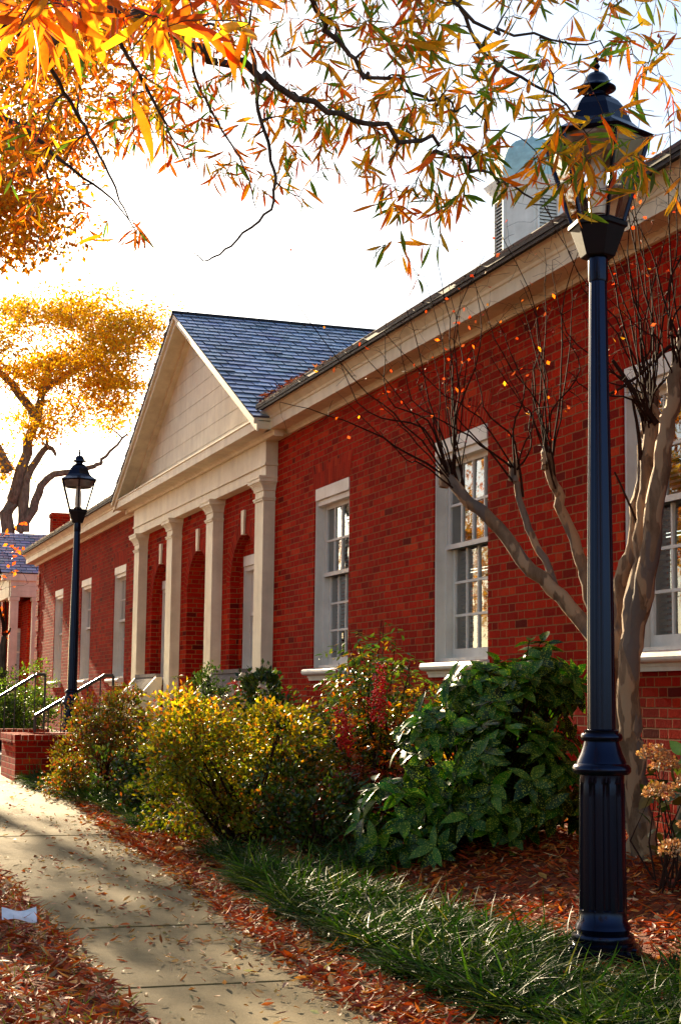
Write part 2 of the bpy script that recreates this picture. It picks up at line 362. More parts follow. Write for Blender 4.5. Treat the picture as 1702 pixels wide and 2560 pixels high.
for c, h in ARC:          # brick arch rings with a keystone
    mb = MB(); N = 34; o_ = h+.2
    for i in range(N):
        t0, t1 = math.pi*i/N, math.pi*(i+1)/N; q = lambda r, t: (XW-.004, c+r*math.cos(t), AZ+r*math.sin(t))
        mb.poly([q(h, t0), q(o_, t0), q(o_, t1), q(h, t1)], [(0, i*.0667), (.2, i*.0667), (.2, (i+1)*.0667), (0, (i+1)*.0667)])
    r_ = part(mb, "arch_ring", SOLDIER)
    mb = MB(); mb.prism([(c-.05, AZ+h-.01), (c+.05, AZ+h-.01), (c+.07, AZ+h+.3), (c-.07, AZ+h+.3)], 'x', XW-.03, XW+.02)
    part(mb, "keystone", CREAM, hall)
# windows
def window(y0, y1, z0, z1, x, sill=True, up=2, low=3, cols=4, blind=True, seed=0):
    r = random.Random(seed); mb = MB(); t = .028
    for (a, b, c, d, e, f) in ((x+.015, x+.10, y0+.002, y0+t, z0+.002, z1-.002), (x+.015, x+.10, y1-t, y1-.002, z0+.002, z1-.002),
                         (x+.10, x+.30, y0+.002, y0+t+.025, z0+.002, z1-.002), (x+.10, x+.30, y1-t-.025, y1-.002, z0+.002, z1-.002)):
        mb.box(a, b, c, d, e, f)
    mb.box(x+.0, x+.09, y0+t, y1-t, z1-.13, z1-.002); mb.box(x+.03, x+.30, y0+t, y1-t, z1-.19, z1-.132); mb.box(x+.055, x+.28, y0+t, y1-t, z0+.002, z0+.03)
    fr = part(mb, "window", WHITE, bevel=.006)
    Y0, Y1 = y0+t+.03, y1-t-.03; Z0, Z1 = z0+.03, z1-.19; zm = Z0+(Z1-Z0)*.565
    mb = MB(); st = .045; gl = []
    for (xa, za, zb, rows, br) in ((x+.115, zm-.02, Z1, up, .04), (x+.165, Z0, zm+.02, low, .085)):
        xb = xa+.042
        mb.box(xa, xb, Y0, Y0+st, za, zb); mb.box(xa, xb, Y1-st, Y1, za, zb)
        mb.box(xa, xb, Y0+st, Y1-st, za, za+br); mb.box(xa, xb, Y0+st, Y1-st, zb-.04, zb)
        ya, yb, zc, zd = Y0+st, Y1-st, za+br, zb-.04
        for i in range(1, cols): yy = ya+(yb-ya)*i/cols; mb.box(xa+.006, xb-.004, yy-.011, yy+.011, zc, zd)
        for j in range(1, rows): zz = zc+(zd-zc)*j/rows; mb.box(xa+.004, xb-.002, ya, yb, zz-.011, zz+.011)
        gl.append((xa+.022, ya, yb, zc, zd, rows))
    mb.box(x+.10, x+.19, Y0, Y1, zm-.02, zm+.022)
    s = part(mb, "sash", WHITE, hall); s.parent = fr; s.matrix_parent_inverse = Matrix.Identity(4)
    mb = MB()
    for xa, ya, yb, zc, zd, rows in gl:
        for i in range(cols):
            for j in range(rows):
                a, b = ya+(yb-ya)*i/cols, ya+(yb-ya)*(i+1)/cols; c, d = zc+(zd-zc)*j/rows, zc+(zd-zc)*(j+1)/rows
                k1, k2 = r.gauss(0, .0022), r.gauss(0, .0022)
                mb.poly([(xa+k1, a, c), (xa-k2, a, d), (xa-k1, b, d), (xa+k2, b, c)])
    s = mb.build("glass", GLASS); s.parent = fr
    if blind:
        mb = MB(); z = Z0+.05
        while z < Z1-.02:
            mb.poly([(x+.235, Y0, z-.014), (x+.235, Y1, z-.014), (x+.275, Y1, z+.014), (x+.275, Y0, z+.014)]); z += .04
        s = mb.build("blind", BLIND); s.parent = fr
    if sill:
        mb = MB(); prof = [(x+.06, z0+.004), (x-.085, z0-.012)]
        for i in range(7): th = math.pi/2-i*math.pi/6; prof.append((x-.085-.034*math.cos(th), z0-.046+.034*math.sin(th)))
        prof += [(x-.05, z0-.085), (x-.045, z0-.105), (x-.035, z0-.105), (x-.03, z0-.135), (x+.06, z0-.135)]
        mb.prism(prof, 'y', y0-.03, y1+.03); s = mb.build("window_sill", WHITE); s.parent = fr
    return fr
for i, (a, b) in enumerate(wins): window(a, b, WZ0, WZ1, XW, seed=i)
for k in (0, 2): c = ARC[k][0]; window(c-.47, c+.47, 1.505, 3.0, XW+.12, seed=20+k)
c = ARC[1][0]; mb = MB(); x = XW+1.0
mb.box(x, x+.05, c-.48, c+.48, TZ+.01, 2.72)
for za, zb in ((TZ+.2, 1.2), (1.32, 2.0), (2.1, 2.6)):
    for ya, yb in ((c-.4, c-.05), (c+.05, c+.4)): mb.box(x-.012, x, ya, yb, za, zb)
dr = part(mb, "door", WHITE, bevel=.006); mb = MB(); mb.tube([(x-.06, c-.42, 1.6), (x, c-.42, 1.6)], [.03, .02], 10); s = mb.build("handle", IRON); s.parent = dr
# cornice of the long eaves
def cornice(mb, x, y0, y1, depth=.26, z=4.275):
    mb.prism([(x, z-.045), (x-.035, z-.045), (x-.05, z-.02), (x-.075, z), (x-depth, z), (x-depth, z+.11), (x-depth-.012, z+.118), (x-depth-.02, z+.14), (x-depth-.075, z+.19), (x-depth-.085, z+.215), (x, z+.215)], 'y', y0, y1)
for y0, y1 in ((YE0-.25, 17.62), (25.72, YE1+.28)): mb = MB(); cornice(mb, XW, y0, y1); part(mb, "cornice", CREAM)
for y0, y1 in ((YE0-.27, 17.40), (25.92, YE1+.30)):
    mb = MB(); mb.prism([(XW-.37, 4.492), (XW-.42, 4.50), (XW-.42, 4.555), (XW-.30, 4.57), (XW-.2, 4.6), (XW-.1, 4.5)], 'y', y0, y1)
    part(mb, "gutter", TIN)
# roofs of real slates
def slates(A, Bv, Cv, rows, wid, th=.013, seed=1):
    """A eave start, Bv eave vector, Cv up-slope vector; overlapping slates"""
    r = np.random.default_rng(seed); A, Bv, Cv = map(lambda q: np.array(q, float), (A, Bv, Cv)); LB, LC = np.linalg.norm(Bv), np.linalg.norm(Cv)
    eb, ec = Bv/LB, Cv/LC; n = np.cross(eb, ec); n = n if n[2] > 0 else -n; V = []; Q = []; K = []
    ex = LC/rows; cols = int(LB/wid)+1
    for j in range(rows):
        off = (.5 if j % 2 else 0)*wid
        for i in range(-1, cols+1):
            a = max(0, i*wid+off+.007); b = min(LB, (i+1)*wid+off-.007+r.normal(0, .003))
            if b-a < .03: continue
            dz = r.normal(0, .0025); lo = j*ex-r.uniform(0, .014); up = min(LC, (j+1)*ex+.05)
            h0, h1 = th*1.9+dz, .002
            p = [A+eb*a+ec*lo+n*h0, A+eb*b+ec*lo+n*(h0+r.normal(0, .002)), A+eb*b+ec*up+n*h1, A+eb*a+ec*up+n*h1]
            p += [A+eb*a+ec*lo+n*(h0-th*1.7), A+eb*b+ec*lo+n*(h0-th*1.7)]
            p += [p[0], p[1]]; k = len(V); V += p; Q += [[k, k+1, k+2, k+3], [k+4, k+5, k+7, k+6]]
            c = np.array([.31, .43, .62])*r.uniform(.72, 1.22); c *= 1+r.normal(0, .05, 3); K += [c]*4+[c*.18]*4  # cut edges darker, deepened further to paint the shade line under each course
    return V, Q, K
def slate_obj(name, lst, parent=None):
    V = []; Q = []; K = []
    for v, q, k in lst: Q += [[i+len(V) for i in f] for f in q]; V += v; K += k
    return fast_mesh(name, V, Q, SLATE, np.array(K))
TANR = .514; AP = 6.62
def own(o): o.parent = hall; o.matrix_parent_inverse = Matrix.Translation(-hall_loc); return o
xr = 10.4; HW = 4.33                               # main ridge x, half width of the pediment
zr = 4.53+(xr-4.94)*TANR
S = []
for a_, b_, x_, n_, sd in ((YE0-.27, 17.36, 4.93, 29, 3), (25.94, YE1+.3, 4.93, 29, 13), (17.36, 25.94, 5.38, 27, 14)):
    S.append(slates((x_, a_, 4.53+(x_-4.93)*TANR), (0, b_-a_, 0), (xr-x_, 0, zr-4.53-(x_-4.93)*TANR), n_, .3, seed=sd))
S.append(slates((2*xr-4.93, YE0-.27, 4.53), (0, YE1-YE0+.57, 0), (-(xr-4.93), 0, zr-4.53), 29, .3, seed=4))
ez = AP-HW*TANR
S.append(slates((4.86, YC-HW, ez), (4.6, 0, 0), (0, HW, HW*TANR), 26, .23, seed=5))
S.append(slates((4.86, YC+HW, ez), (4.6, 0, 0), (0, -HW, HW*TANR), 26, .23, seed=6))
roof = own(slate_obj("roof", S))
for sg in (-1, 1):
    mb = MB(); mb.poly([(4.87, YC+sg*HW, ez-.008), (9.46, YC+sg*HW, ez-.008), (9.46, YC, AP-.008), (4.87, YC, AP-.008)]); part(mb, "gable_deck", TIN)
for a_, b_, x_ in ((YE0-.25, 17.37, 4.93), (25.93, YE1+.28, 4.93), (17.375, 25.925, 5.37)):
    z_ = 4.50+(x_-4.93)*TANR; mb = MB(); mb.prism([(xr, zr-.02), (15.87, 4.50), (15.87, 4.47), (xr, zr-.06), (x_, z_-.03), (x_, z_)], 'y', a_, b_)
    part(mb, "roof_deck", TIN)
mb = MB(); mb.tube([(4.85, YC, AP+.012), (9.2, YC, AP+.012)], .03, 6); s = mb.build("ridge_cap", SLATE if 0 else TIN); own(s)
# pilasters
def pilaster(yc):
    mb = MB(); x = XW; w_, d_ = .36, .145
    def blk(w2, dd, za, zb): mb.box(x-dd, x+.02, yc-w2/2, yc+w2/2, za, zb)
    blk(w_+.08, d_+.04, TZ, TZ+.14); blk(w_, d_, TZ+.14, 3.64)
    blk(w_+.03, d_+.015, 3.52, 3.545); blk(w_+.05, d_+.025, 3.545, 3.56)
    for i in range(6):
        e = .02+.055*(1-math.cos(i/5*math.pi/2)) ; blk(w_+2*e*.8, d_+e*.75, 3.64+i*.016, 3.656+i*.016)
    blk(w_+.16, d_+.075, 3.735, 3.80); blk(w_+.18, d_+.085, 3.80-.022, 3.8035)
    return part(mb, "pilaster", CREAM, bevel=.004)
for yc in (18.13, 20.53, 22.92, 25.30): pilaster(yc)
mb = MB(); ya, yb = 17.87, 25.56
mb.box(XW-.145, XW+.02, ya, yb, 3.8035, 3.93); mb.box(XW-.165, XW+.02, ya-.02, yb+.02, 3.93, 3.955); mb.box(XW-.15, XW+.02, ya-.004, yb+.004, 3.955, 4.28)
part(mb, "entablature", CREAM, bevel=.003)
mb = MB(); xf = XW-.14; z = 4.275   # horizontal cornice under the pediment (also returns)
prof = [(XW, z-.05), (xf-.045, z-.05), (xf-.06, z-.02), (xf-.09, z), (xf-.26, z), (xf-.26, z+.11), (xf-.275, z+.118), (xf-.275, z+.135), (xf-.2, z+.15), (XW, z+.17)]
mb.prism(prof, 'y', YC-HW+.03, YC+HW-.03); part(mb, "pediment_cornice", CREAM)
mb = MB()
for sgn in (-1, 1):     # raking cornices: soffit box + front fascia + crown
    def rk(x0, x1, lo, hi):
        q = [(YC+sgn*HW, ez+lo), (YC, AP+lo), (YC, AP+hi), (YC+sgn*HW, ez+hi)]
        mb.prism(q if sgn > 0 else q[::-1], 'x', x0, x1)
    rk(XW-.40, XW-.10, -.13, -.03); rk(XW-.425, XW-.40, -.16, -.075); rk(XW-.46, XW-.40, -.075, -.004); rk(XW-.21, XW-.10, -.20, -.13)
    mb.prism([(XW-.40, 4.392), (XW-.1, 4.392), (XW-.1, ez-.04), (XW-.40, ez-.04)], 'y', YC+sgn*(HW-.28), YC+sgn*HW)
part(mb, "raking_cornice", CREAM)
mb = MB(); n = 9                          # tympanum boards, each lapping the one below
zb = 4.40; H = AP-.15-zb
for i in range(n):
    z0, z1 = zb+H*i/n, zb+H*(i+1)/n-.006; f = lambda z: (HW-.15)*(AP-.15-z)/(AP-.15-zb+.06)
    mb.prism([(YC-f(z0), z0), (YC+f(z0), z0), (YC+f(z1), z1), (YC-f(z1), z1)], 'x', XW-.135, XW-.06)
mb.prism([(YC-HW+.3, zb), (YC+HW-.3, zb), (YC, AP-.2)], 'x', XW-.12, XW-.07)
part(mb, "tympanum", CREAM)
# cupola
cx, cy, ap = 10.55, 21.7, .53
cup = hall
def octa(mb, a0, a1, z0, z1, dx=0):
    k = 1/math.cos(math.pi/8); mb.lathe([(a0*k, z0), (a1*k, z1)], 8, rot=math.pi/8, c=(cx, cy))
mb = MB(); octa(mb, .95, .62, 6.9, 7.75); octa(mb, .62, .60, 7.75, 7.95); octa(mb, ap, ap, 7.95, 9.0)
for i, (a, z0, z1) in enumerate(((ap+.04, 8.98, 9.03), (ap+.09, 9.03, 9.08), (ap+.14, 9.08, 9.13), (ap+.17, 9.13, 9.16))): octa(mb, a-.02, a, z0, z1)
cb = part(mb, "cupola", WHITE)
mb = MB(); prof = [(ap+.16, 9.16)] + [((ap+.10)*math.cos(t)**.8/math.cos(math.pi/8), 9.17+.75*math.sin(t)) for t in np.linspace(0, 1.45, 9)]
mb.lathe(prof, 8, rot=math.pi/8, c=(cx, cy)); mb.lathe([(.05, 9.9), (.06, 9.95), (.02, 10.0), (.02, 10.5), (.002, 10.6)], 8, c=(cx, cy))
s = mb.build("dome", COPPER); s.parent = cb
for k in (0, 2, 4, 6):
    th = math.pi/2*(k/2); ex, ey = math.cos(th), math.sin(th); tx, ty = -ey, ex; mb = MB(); W2 = .15
    def pt(a, b, z): return (cx+ex*(ap+a)+tx*b, cy+ey*(ap+a)+ty*b, z)
    for i in range(15):
        z = 8.06+i*.055
        mb.poly([pt(.035, -W2, z), pt(.035, W2, z), pt(.004, W2, z+.042), pt(.004, -W2, z+.042)]); mb.poly([pt(.035, -W2, z), pt(.035, W2, z), pt(.035, W2, z-.006), pt(.035, -W2, z-.006)])
    for b0, b1, z0, z1 in ((-W2-.03, -W2, 8.0, 8.92), (W2, W2+.03, 8.0, 8.92), (-W2, W2, 8.88, 8.92), (-W2, W2, 8.0, 8.035)):
        P_ = [pt(.045, b0, z0), pt(.045, b1, z0), pt(.045, b1, z1), pt(.045, b0, z1)]; mb.poly(P_)
        for u, v in ((0, 1), (1, 2), (2, 3), (3, 0)):
            q = lambda i: tuple(np.array(P_[i])-np.array([ex, ey, 0])*.045); mb.poly([P_[u], P_[v], q(v), q(u)])
    s = mb.build("louvre", WHITE); s.parent = cb
    mb = MB(); mb.poly([pt(.003, -W2, 8.03), pt(.003, W2, 8.03), pt(.003, W2, 8.9), pt(.003, -W2, 8.9)]); s = mb.build("louvre_back", DARK); s.parent = cb

# ------------------------------------------------------------------ terrace, steps, rails, benches
GT = .22
mb = MB(); mb.box(3.62, XW-.001, 18.42, 25.3, .2, TZ); mb.box(2.66, 3.62, 18.42, 19.23, .2, TZ-.02); mb.box(2.66, 3.62, 24.1, 25.3, .2, TZ-.02)
tag(mb.build("terrace", STONE, bevel=.01), kind="structure")
mb = MB()
for i in range(3): mb.box(2.78+i*.28, 3.618, 21.35, 24.08, GT-.1, GT+.01+(i+1)*.13-.0)
tag(mb.build("stone_steps", STONE, bevel=.012), "worn stone steps leading up to the terrace between brick cheek walls", "steps")
def rwall(boxes, cap, label):
    mb = MB(); [mb.box(*b) for b in boxes]
    o = mb.build("brick_wall", BRICK); tag(o, label, "wall")
    mb = MB()
    for x0, x1, y0, y1, z0, z1 in cap:      # rowlock bricks on edge
        if x1-x0 > y1-y0:
            k = int((x1-x0)/.075)
            for i in range(k): a = x0+(x1-x0)*i/k; mb.box(a+.004, a+(x1-x0)/k-.004, y0, y1, z0, z1+random.Random(i).uniform(0, .006))
        else:
            k = int((y1-y0)/.075)
            for i in range(k): a = y0+(y1-y0)*i/k; mb.box(x0, x1, a+.004, a+(y1-y0)/k-.004, z0, z1+random.Random(i).uniform(0, .006))
    c = mb.build("cap", BRICK, bevel=.012); c.parent = o
rwall([(2.42, 5.33, 18.2, 18.42, -.1, .64), (2.42, 2.64, 18.42, 19.45, -.1, .64), (2.64, 3.62, 19.23, 19.45, -.1, .64)], [(2.40, 5.32, 18.18, 18.44, .64, .73), (2.40, 2.66, 18.44, 19.45, .64, .73), (2.66, 3.62, 19.21, 19.47, .64, .73)], "low brick retaining wall with rowlock cap beside the sidewalk, nearer the camera")
rwall([(2.42, 2.64, 24.1, 30, -.1, .60), (2.64, 3.7, 24.1, 24.3, -.1, .60)], [(2.40, 2.66, 24.08, 30, .60, .68), (2.66, 3.7, 24.08, 24.32, .60, .68)], "low brick retaining wall beyond the steps, in front of the round green bush")
def railing(y, x0, x1, z0, z1, flat, n, label):
    e = empty("handrail", (x0, y, z0-.85), label, "handrail", "iron handrails at the steps")
    mb = MB(); prof = [(x0-.0, y, z0), (x1, y, z1), (x1+flat, y, z1)]
    mb.tube([np.array(p)-np.array(e.location) for p in prof], .024, 8); s = mb.build("rail", IRON, e)
    for i in range(n+1):
        t = i/n; x = x0+(x1+flat-x0)*t; z = z0+(z1-z0)*min(1, (x-x0)/(x1-x0)); fz = z-.82
        mb = MB(); r_ = .017 if i in (0, n) else .009
        mb.tube([np.array([x, y, fz])-np.array(e.location), np.array([x, y, z])-np.array(e.location)], r_, 6); mb.build("post" if i in (0, n) else "baluster", IRON, e)
railing(21.4, 3.09, 4.0, .91, 1.46, .12, 6, "black iron handrail at the near side of the steps, behind the far lamp post")
railing(24.04, 2.72, 3.48, 1.02, 1.50, .12, 6, "black iron handrail with sunlit top on the far side of the steps")
def bench(yc, label, L=1.5):
    e = empty("bench", (XW-.3, yc, TZ), label, "bench", "slatted benches against the hall wall")
    mb = MB()
    for i in range(int(L/.06)):
        y = -L/2+.03+i*.06; mb.prism([(-.30, .40), (-.27, .38), (.17, .86), (.14, .88)], 'y', y, y+.042)
    mb.build("backrest", BENCHM, e)
    mb = MB(); mb.box(.10, .18, -L/2, L/2, .86, .91); mb.box(-.62, -.27, -L/2, L/2, .37, .41); mb.build("seat", BENCHM, e, bevel=.006)
    for s_ in (-1, 1):
        mb = MB(); y = s_*L/2; mb.prism([(-.6, 0), (-.2, 0), (.16, 0), (.2, .86), (.1, .86), (-.28, .42), (-.6, .42)], 'y', y-.025, y+.025); mb.build("end_panel", CREAM, e, bevel=.006)
bench(19.33, "grey slatted bench under the arched window by the fourth pilaster")
bench(24.15, "grey slatted bench with cream end panel under the arch beside the first pilaster")

# ------------------------------------------------------------------ lamp posts
def lamp_post():
    root = empty("street_lamp", (0, 0, 0), "", "street lamp", "black lantern lamp posts along the walk")
    mb = MB(); q_ = [(.235*math.cos(D2R(17)+k*math.pi/2), .235*math.sin(D2R(17)+k*math.pi/2)) for k in range(4)]; mb.prism(q_, 'z', -.1, .075); [mb.tube([(x_*.8, y_*.8, .07), (x_*.8, y_*.8, .10)], .014, 6) for x_, y_ in q_]; mb.build("base_plate", BLACK, root, bevel=.008)
    fl = lambda r, z, th: r-(.011*max(0, math.cos(10*th))**.5 if .25 < z < .80 else 0)
    zs = [(.155, .075), (.155, .10), (.135, .105), (.14, .125), (.135, .14), (.115, .15), (.125, .165), (.118, .185), (.107, .20), (.106, .245)]
    zs += [(.106-.0005*i, .2505+i*.0545) for i in range(11)] + [(.100, .805), (.100, .835)]
    mb = MB(); mb.lathe(zs, 80, fl); mb.build("pedestal", BLACK, root, smooth=True)
    mb = MB(); mb.lathe([(.10, .835), (.122, .84), (.131, .852), (.131, .868), (.122, .882), (.112, .888), (.108, .90), (.094, .93), (.082, .965), (.077, .985), (.088, .988), (.094, .998), (.094, 1.01), (.088, 1.02), (.075, 1.024), (.078, 1.034), (.066, 1.04)], 48)
    mb.build("collar", BLACK, root, smooth=True)
    fs = lambda r, z, th: r*(1-.035*max(0, math.cos(12*th)))
    mb = MB(); mb.lathe([(.064, 1.04), (.062, 1.5), (.055, 2.1), (.047, 2.6), (.041, 3.02)], 72, fs); mb.build("post", BLACK, root, smooth=True)
    mb = MB(); mb.lathe([(.044, 3.0), (.046, 3.01), (.046, 3.11), (.04, 3.115)], 24); mb.build("sleeve", BLACK, root, smooth=True)
    rot = D2R(22); hx = lambda pr, mb_: mb_.lathe(pr, 6, rot=rot)
    mb = MB(); hx([(.075, 3.11), (.082, 3.115), (.118, 3.225), (.128, 3.228), (.128, 3.245), (.10, 3.247)], mb); mb.lathe([(.05, 3.247), (.05, 3.28), (.045, 3.285)], 20); mb.build("lantern_holder", BLACKM, root, bevel=.002)
    rb, rt, z0, z1 = .110, .222, 3.245, 3.622
    C6 = [(math.cos(rot+k*math.pi/3), math.sin(rot+k*math.pi/3)) for k in range(6)]
    mb = MB()
    for c, s in C6: mb.tube([(rb*c, rb*s, z0), (rt*c, rt*s, z1)], .010, 6)
    for r_, z in ((rt, z1-.006), (rb, z0+.006)):
        for k in range(6):
            a, b = C6[k], C6[(k+1) % 6]; mb.tube([(r_*a[0], r_*a[1], z), (r_*b[0], r_*b[1], z)], .009, 4)
    mb.build("lantern_frame", BLACK, root)
    mb = MB()
    for k in range(6):
        a, b = C6[k], C6[(k+1) % 6]; mb.poly([(rb*a[0], rb*a[1], z0), (rb*b[0], rb*b[1], z0), (rt*b[0], rt*b[1], z1), (rt*a[0], rt*a[1], z1)])
    mb.build("glass", LGLASS, root)
    mb = MB(); mb.lathe([(.0, 3.285), (.034, 3.286), (.038, 3.33), (.036, 3.45), (.026, 3.53), (.024, 3.57), (.0, 3.571)], 20); mb.build("glass_chimney", FROST, root, smooth=True)
    mb = MB(); mb.lathe([(.19, 3.612), (.19, 3.60), (.15, 3.53), (.149, 3.53), (.186, 3.605)], 24); mb.build("reflector", mat_simple("reflector_tin", (.30, .27, .24), .4, .5, .4), root, smooth=True)
    mb = MB(); hx([(.18, 3.610), (.236, 3.614), (.242, 3.624), (.215, 3.640), (.178, 3.662), (.150, 3.69), (.132, 3.728), (.116, 3.766), (.092, 3.80), (.066, 3.822), (.045, 3.83)], mb); mb.build("lantern_roof", BLACK, root)
    mb = MB(); mb.lathe([(.042, 3.825), (.04, 3.84), (.06, 3.85), (.083, 3.853), (.083, 3.857), (.06, 3.872), (.05, 3.895), (.034, 3.91), (.012, 3.915), (.010, 3.93), (.016, 3.94), (.008, 3.955), (.014, 3.965), (.005, 3.975), (.003, 4.0)], 28)
    mb.build("finial", BLACK, root, smooth=True); return root
def dup(o, parent=None):
    c = o.copy(); COL.objects.link(c); c.parent = parent
    for ch in o.children: dup(ch, c)
    return c
L1 = lamp_post()
for ch in L1.children:       # final heights of the lantern and shaft
    me = ch.data; co = np.zeros(len(me.vertices)*3); me.vertices.foreach_get("co", co); co = co.reshape(-1, 3); hi = co[:, 2] > 3.118
    co[hi, :2] *= 1.10; co[:, 2] = np.interp(co[:, 2], [-1, 1.04, 3.0, 3.11, 3.247, 3.622, 3.83, 3.853, 3.91, 4.0], [-1, 1.04, 3.105, 3.221, 3.385, 3.79, 4.007, 4.04, 4.115, 4.232]); me.vertices.foreach_set("co", co.ravel()); me.update()
L1.location = (3.457, 6.413, 0); L1['label'] = "tall black lantern lamp post rising from the grass in front of the crape myrtle"
L2 = dup(L1); L2.location = (3.457, 20.74, .227); L2['label'] = "far black lantern lamp post beside the steps and brick wall"

# ------------------------------------------------------------------ leaves and branches
def unit(a): return a/(np.linalg.norm(a, axis=-1, keepdims=True)+1e-9)
def leaves(name, pos, dirs, nrm, ln, wd, col, mat, seg=3, curve=.25, fold=.25, prof=None, parent=None):
    """blades with a midrib fold and a bend; pos base points, dirs along, nrm up"""
    N = len(pos); pos = np.asarray(pos, float); dirs = unit(np.asarray(dirs, float)); side = unit(np.cross(dirs, nrm)); up = np.cross(side, dirs)
    ln = np.broadcast_to(ln, N)[:, None]; wd = np.broadcast_to(wd, N)[:, None]; cv = np.broadcast_to(curve, N)[:, None]
    prof = prof or ([.12, 1, .78, .04] if seg == 3 else [.05, 1, .04] if seg == 2 else [.1, .8, 1, .7, .05] if seg == 4 else [.2]+[1]*(seg-1)+[.05])
    V = np.zeros((N, seg+1, 3, 3))
    for i in range(seg+1):
        t = i/seg; c = pos+dirs*ln*t-up*ln*cv*t*t; hw = wd*prof[i]/2
        V[:, i, 1] = c; V[:, i, 0] = c-side*hw+up*hw*fold; V[:, i, 2] = c+side*hw+up*hw*fold
    q = []
    for i in range(seg):
        a = i*3
        q += [[a, a+1, a+4, a+3], [a+1, a+2, a+5, a+4]]
    q = np.array(q); Q = (np.arange(N)[:, None, None]*(seg+1)*3+q[None]).reshape(-1, 4)
    C = np.repeat(np.asarray(col), (seg+1)*3, axis=0)
    return fast_mesh(name, V.reshape(-1, 3), Q, mat, C, parent, smooth=True)
def pal(n, cols, wts=None, jit=.18, r=rng):
    cols = np.array(cols); wts = None if wts is None else np.array(wts)/np.sum(wts)
    c = cols[r.choice(len(cols), n, p=wts)]; return np.clip(c*(1+r.normal(0, jit, (n, 1)))*(1+r.normal(0, jit*.4, (n, 3))), .002, .95)
def rdir(n, r=rng): return unit(r.normal(size=(n, 3)))
ORANGE, DORANGE, YEL, GRN, OLIVE = (.74, .22, .012), (.55, .10, .008), (.84, .46, .02), (.10, .22, .02), (.42, .30, .02)
LEAF = mat_leaf("autumn_leaf", .62, .45, .3); LEAFF = mat_leaf("far_autumn_leaf", .5, .5, .2, None, (1.0, .92, .5)); SMALL = mat_leaf("shrub_leaf", .5, .4, .4); GLOSSY = mat_leaf("glossy_leaf", .18, .34, .22, (.30, .34, .03), (1.3, 1.6, .5))
BLADE = mat_leaf("grass_blade", .3, .48, .14, None, (1.4, 1.5, .5)); LITTER = mat_leaf("fallen_leaf", .15, .6, .3); BERRY = mat_leaf("berry", .05, .3, .5); WAX = mat_leaf("nandina_leaf", .35, .3, .5)
BARKG = mat_bark("grey_bark", (.035, .028, .022), (.10, .085, .065)); BARKL = mat_bark("pale_grey_bark", (.09, .075, .06), (.22, .19, .15)); BARKM = mat_bark("crape_bark", (.13, .075, .04), (.26, .16, .09), 14, 3, ((.42, .27, .15), (.12, .095, .08))); TWIG = mat_simple("twig", (.032, .014, .009), .9, .08, 0, 40, .2)
class Skel:      # branches grown by tying each tip to the nearest wood
    def __init__(s, seed=1): s.n = []; s.r = []; s.mb = MB(); s.rg = np.random.default_rng(seed); s.ch = []
    def limb(s, pts, r0, r1, n=8, sub=4):
        pts = np.array(pts, float); m = len(pts); T = np.linspace(0, m-1, (m-1)*sub+1); out = []
        for t in T:      # Catmull-Rom
            i = min(int(t), m-2); u = t-i; p0, p1, p2, p3 = pts[max(i-1, 0)], pts[i], pts[i+1], pts[min(i+2, m-1)]
            out.append(.5*((2*p1)+(p2-p0)*u+(2*p0-5*p1+4*p2-p3)*u*u+(3*p1-p0-3*p2+p3)*u**3))
        L = np.linalg.norm(pts[-1]-pts[0]); out = [o+s.rg.normal(0, L*.004, 3) if 0 < i < len(out)-1 else o for i, o in enumerate(out)]
        rs = r0+(r1-r0)*np.linspace(0, 1, len(out)); s.mb.tube(out, rs, n); s.n += out; s.r += list(rs)
    def tie(s, tips, rmin=.0016, rmax=.012, droop=.05, step=5, n=4, wig=.04, back=None):
        A = np.array(s.n); order = np.argsort([np.min(np.linalg.norm(A-t, axis=1)) for t in tips]); N = list(s.n); Rr = list(s.r); buf = np.array(N)
        for k in order:
            t = np.asarray(tips[k]); dd = np.linalg.norm(buf-t, axis=1)+(0 if back is None else back(buf, t)); j = int(np.argmin(dd)); a = buf[j]; L = np.linalg.norm(t-a)
            if L < .02: continue
            pts = []; off = s.rg.normal(0, wig*L, 3); 
            for i in range(step+1):
                u = i/step; p = a+(t-a)*u+off*math.sin(math.pi*u)*1.0+np.array([0, 0, droop*L*math.sin(math.pi*u)])+(s.rg.normal(0, wig*L*.25, 3) if 0 < i < step else 0); pts.append(p)
            r0 = min(Rr[j]*.8, rmax); rs = [r0+(rmin-r0)*(i/step)**.8 for i in range(step+1)]
            s.mb.tube(pts, rs, n, False); s.ch.append((pts, k)); N += pts[1:]; Rr += rs[1:]; buf = np.vstack([buf, pts[1:]])
        s.n = N; s.r = Rr

# --- the oak whose boughs hang into the picture
oak = empty("oak_tree", (-1.7, 4.3, 0), "orange oak whose long narrow leaved boughs hang across the sky before the near lantern", "tree")
def loc(o, e): o.parent = e; o.matrix_parent_inverse = Matrix.Translation(-Vector(e.location)); return o
sk = Skel(5); T0 = np.array([-1.7, 4.3, -.1])
sk.limb([T0, T0+[.05, .02, 1.2], T0+[.15, .1, 2.4], T0+[.2, .2, 3.6], T0+[.1, .3, 5.5], T0+[-.2, .5, 7.5]], .26, .09, 12)
tk = sk.mb.build("trunk", BARKG); loc(tk, oak); sk.mb = MB()
sk.limb([T0+[.15, .1, 2.2], P(-420, 170, 3.5), P(-150, 95, 3.4), P(0, 65, 3.4), P(98, 84, 3.4), P(163, 56, 3.4), P(233, 16, 3.45), P(300, 40, 3.5), P(390, 66, 3.6), P(570, 72, 3.7)], .014, .003)
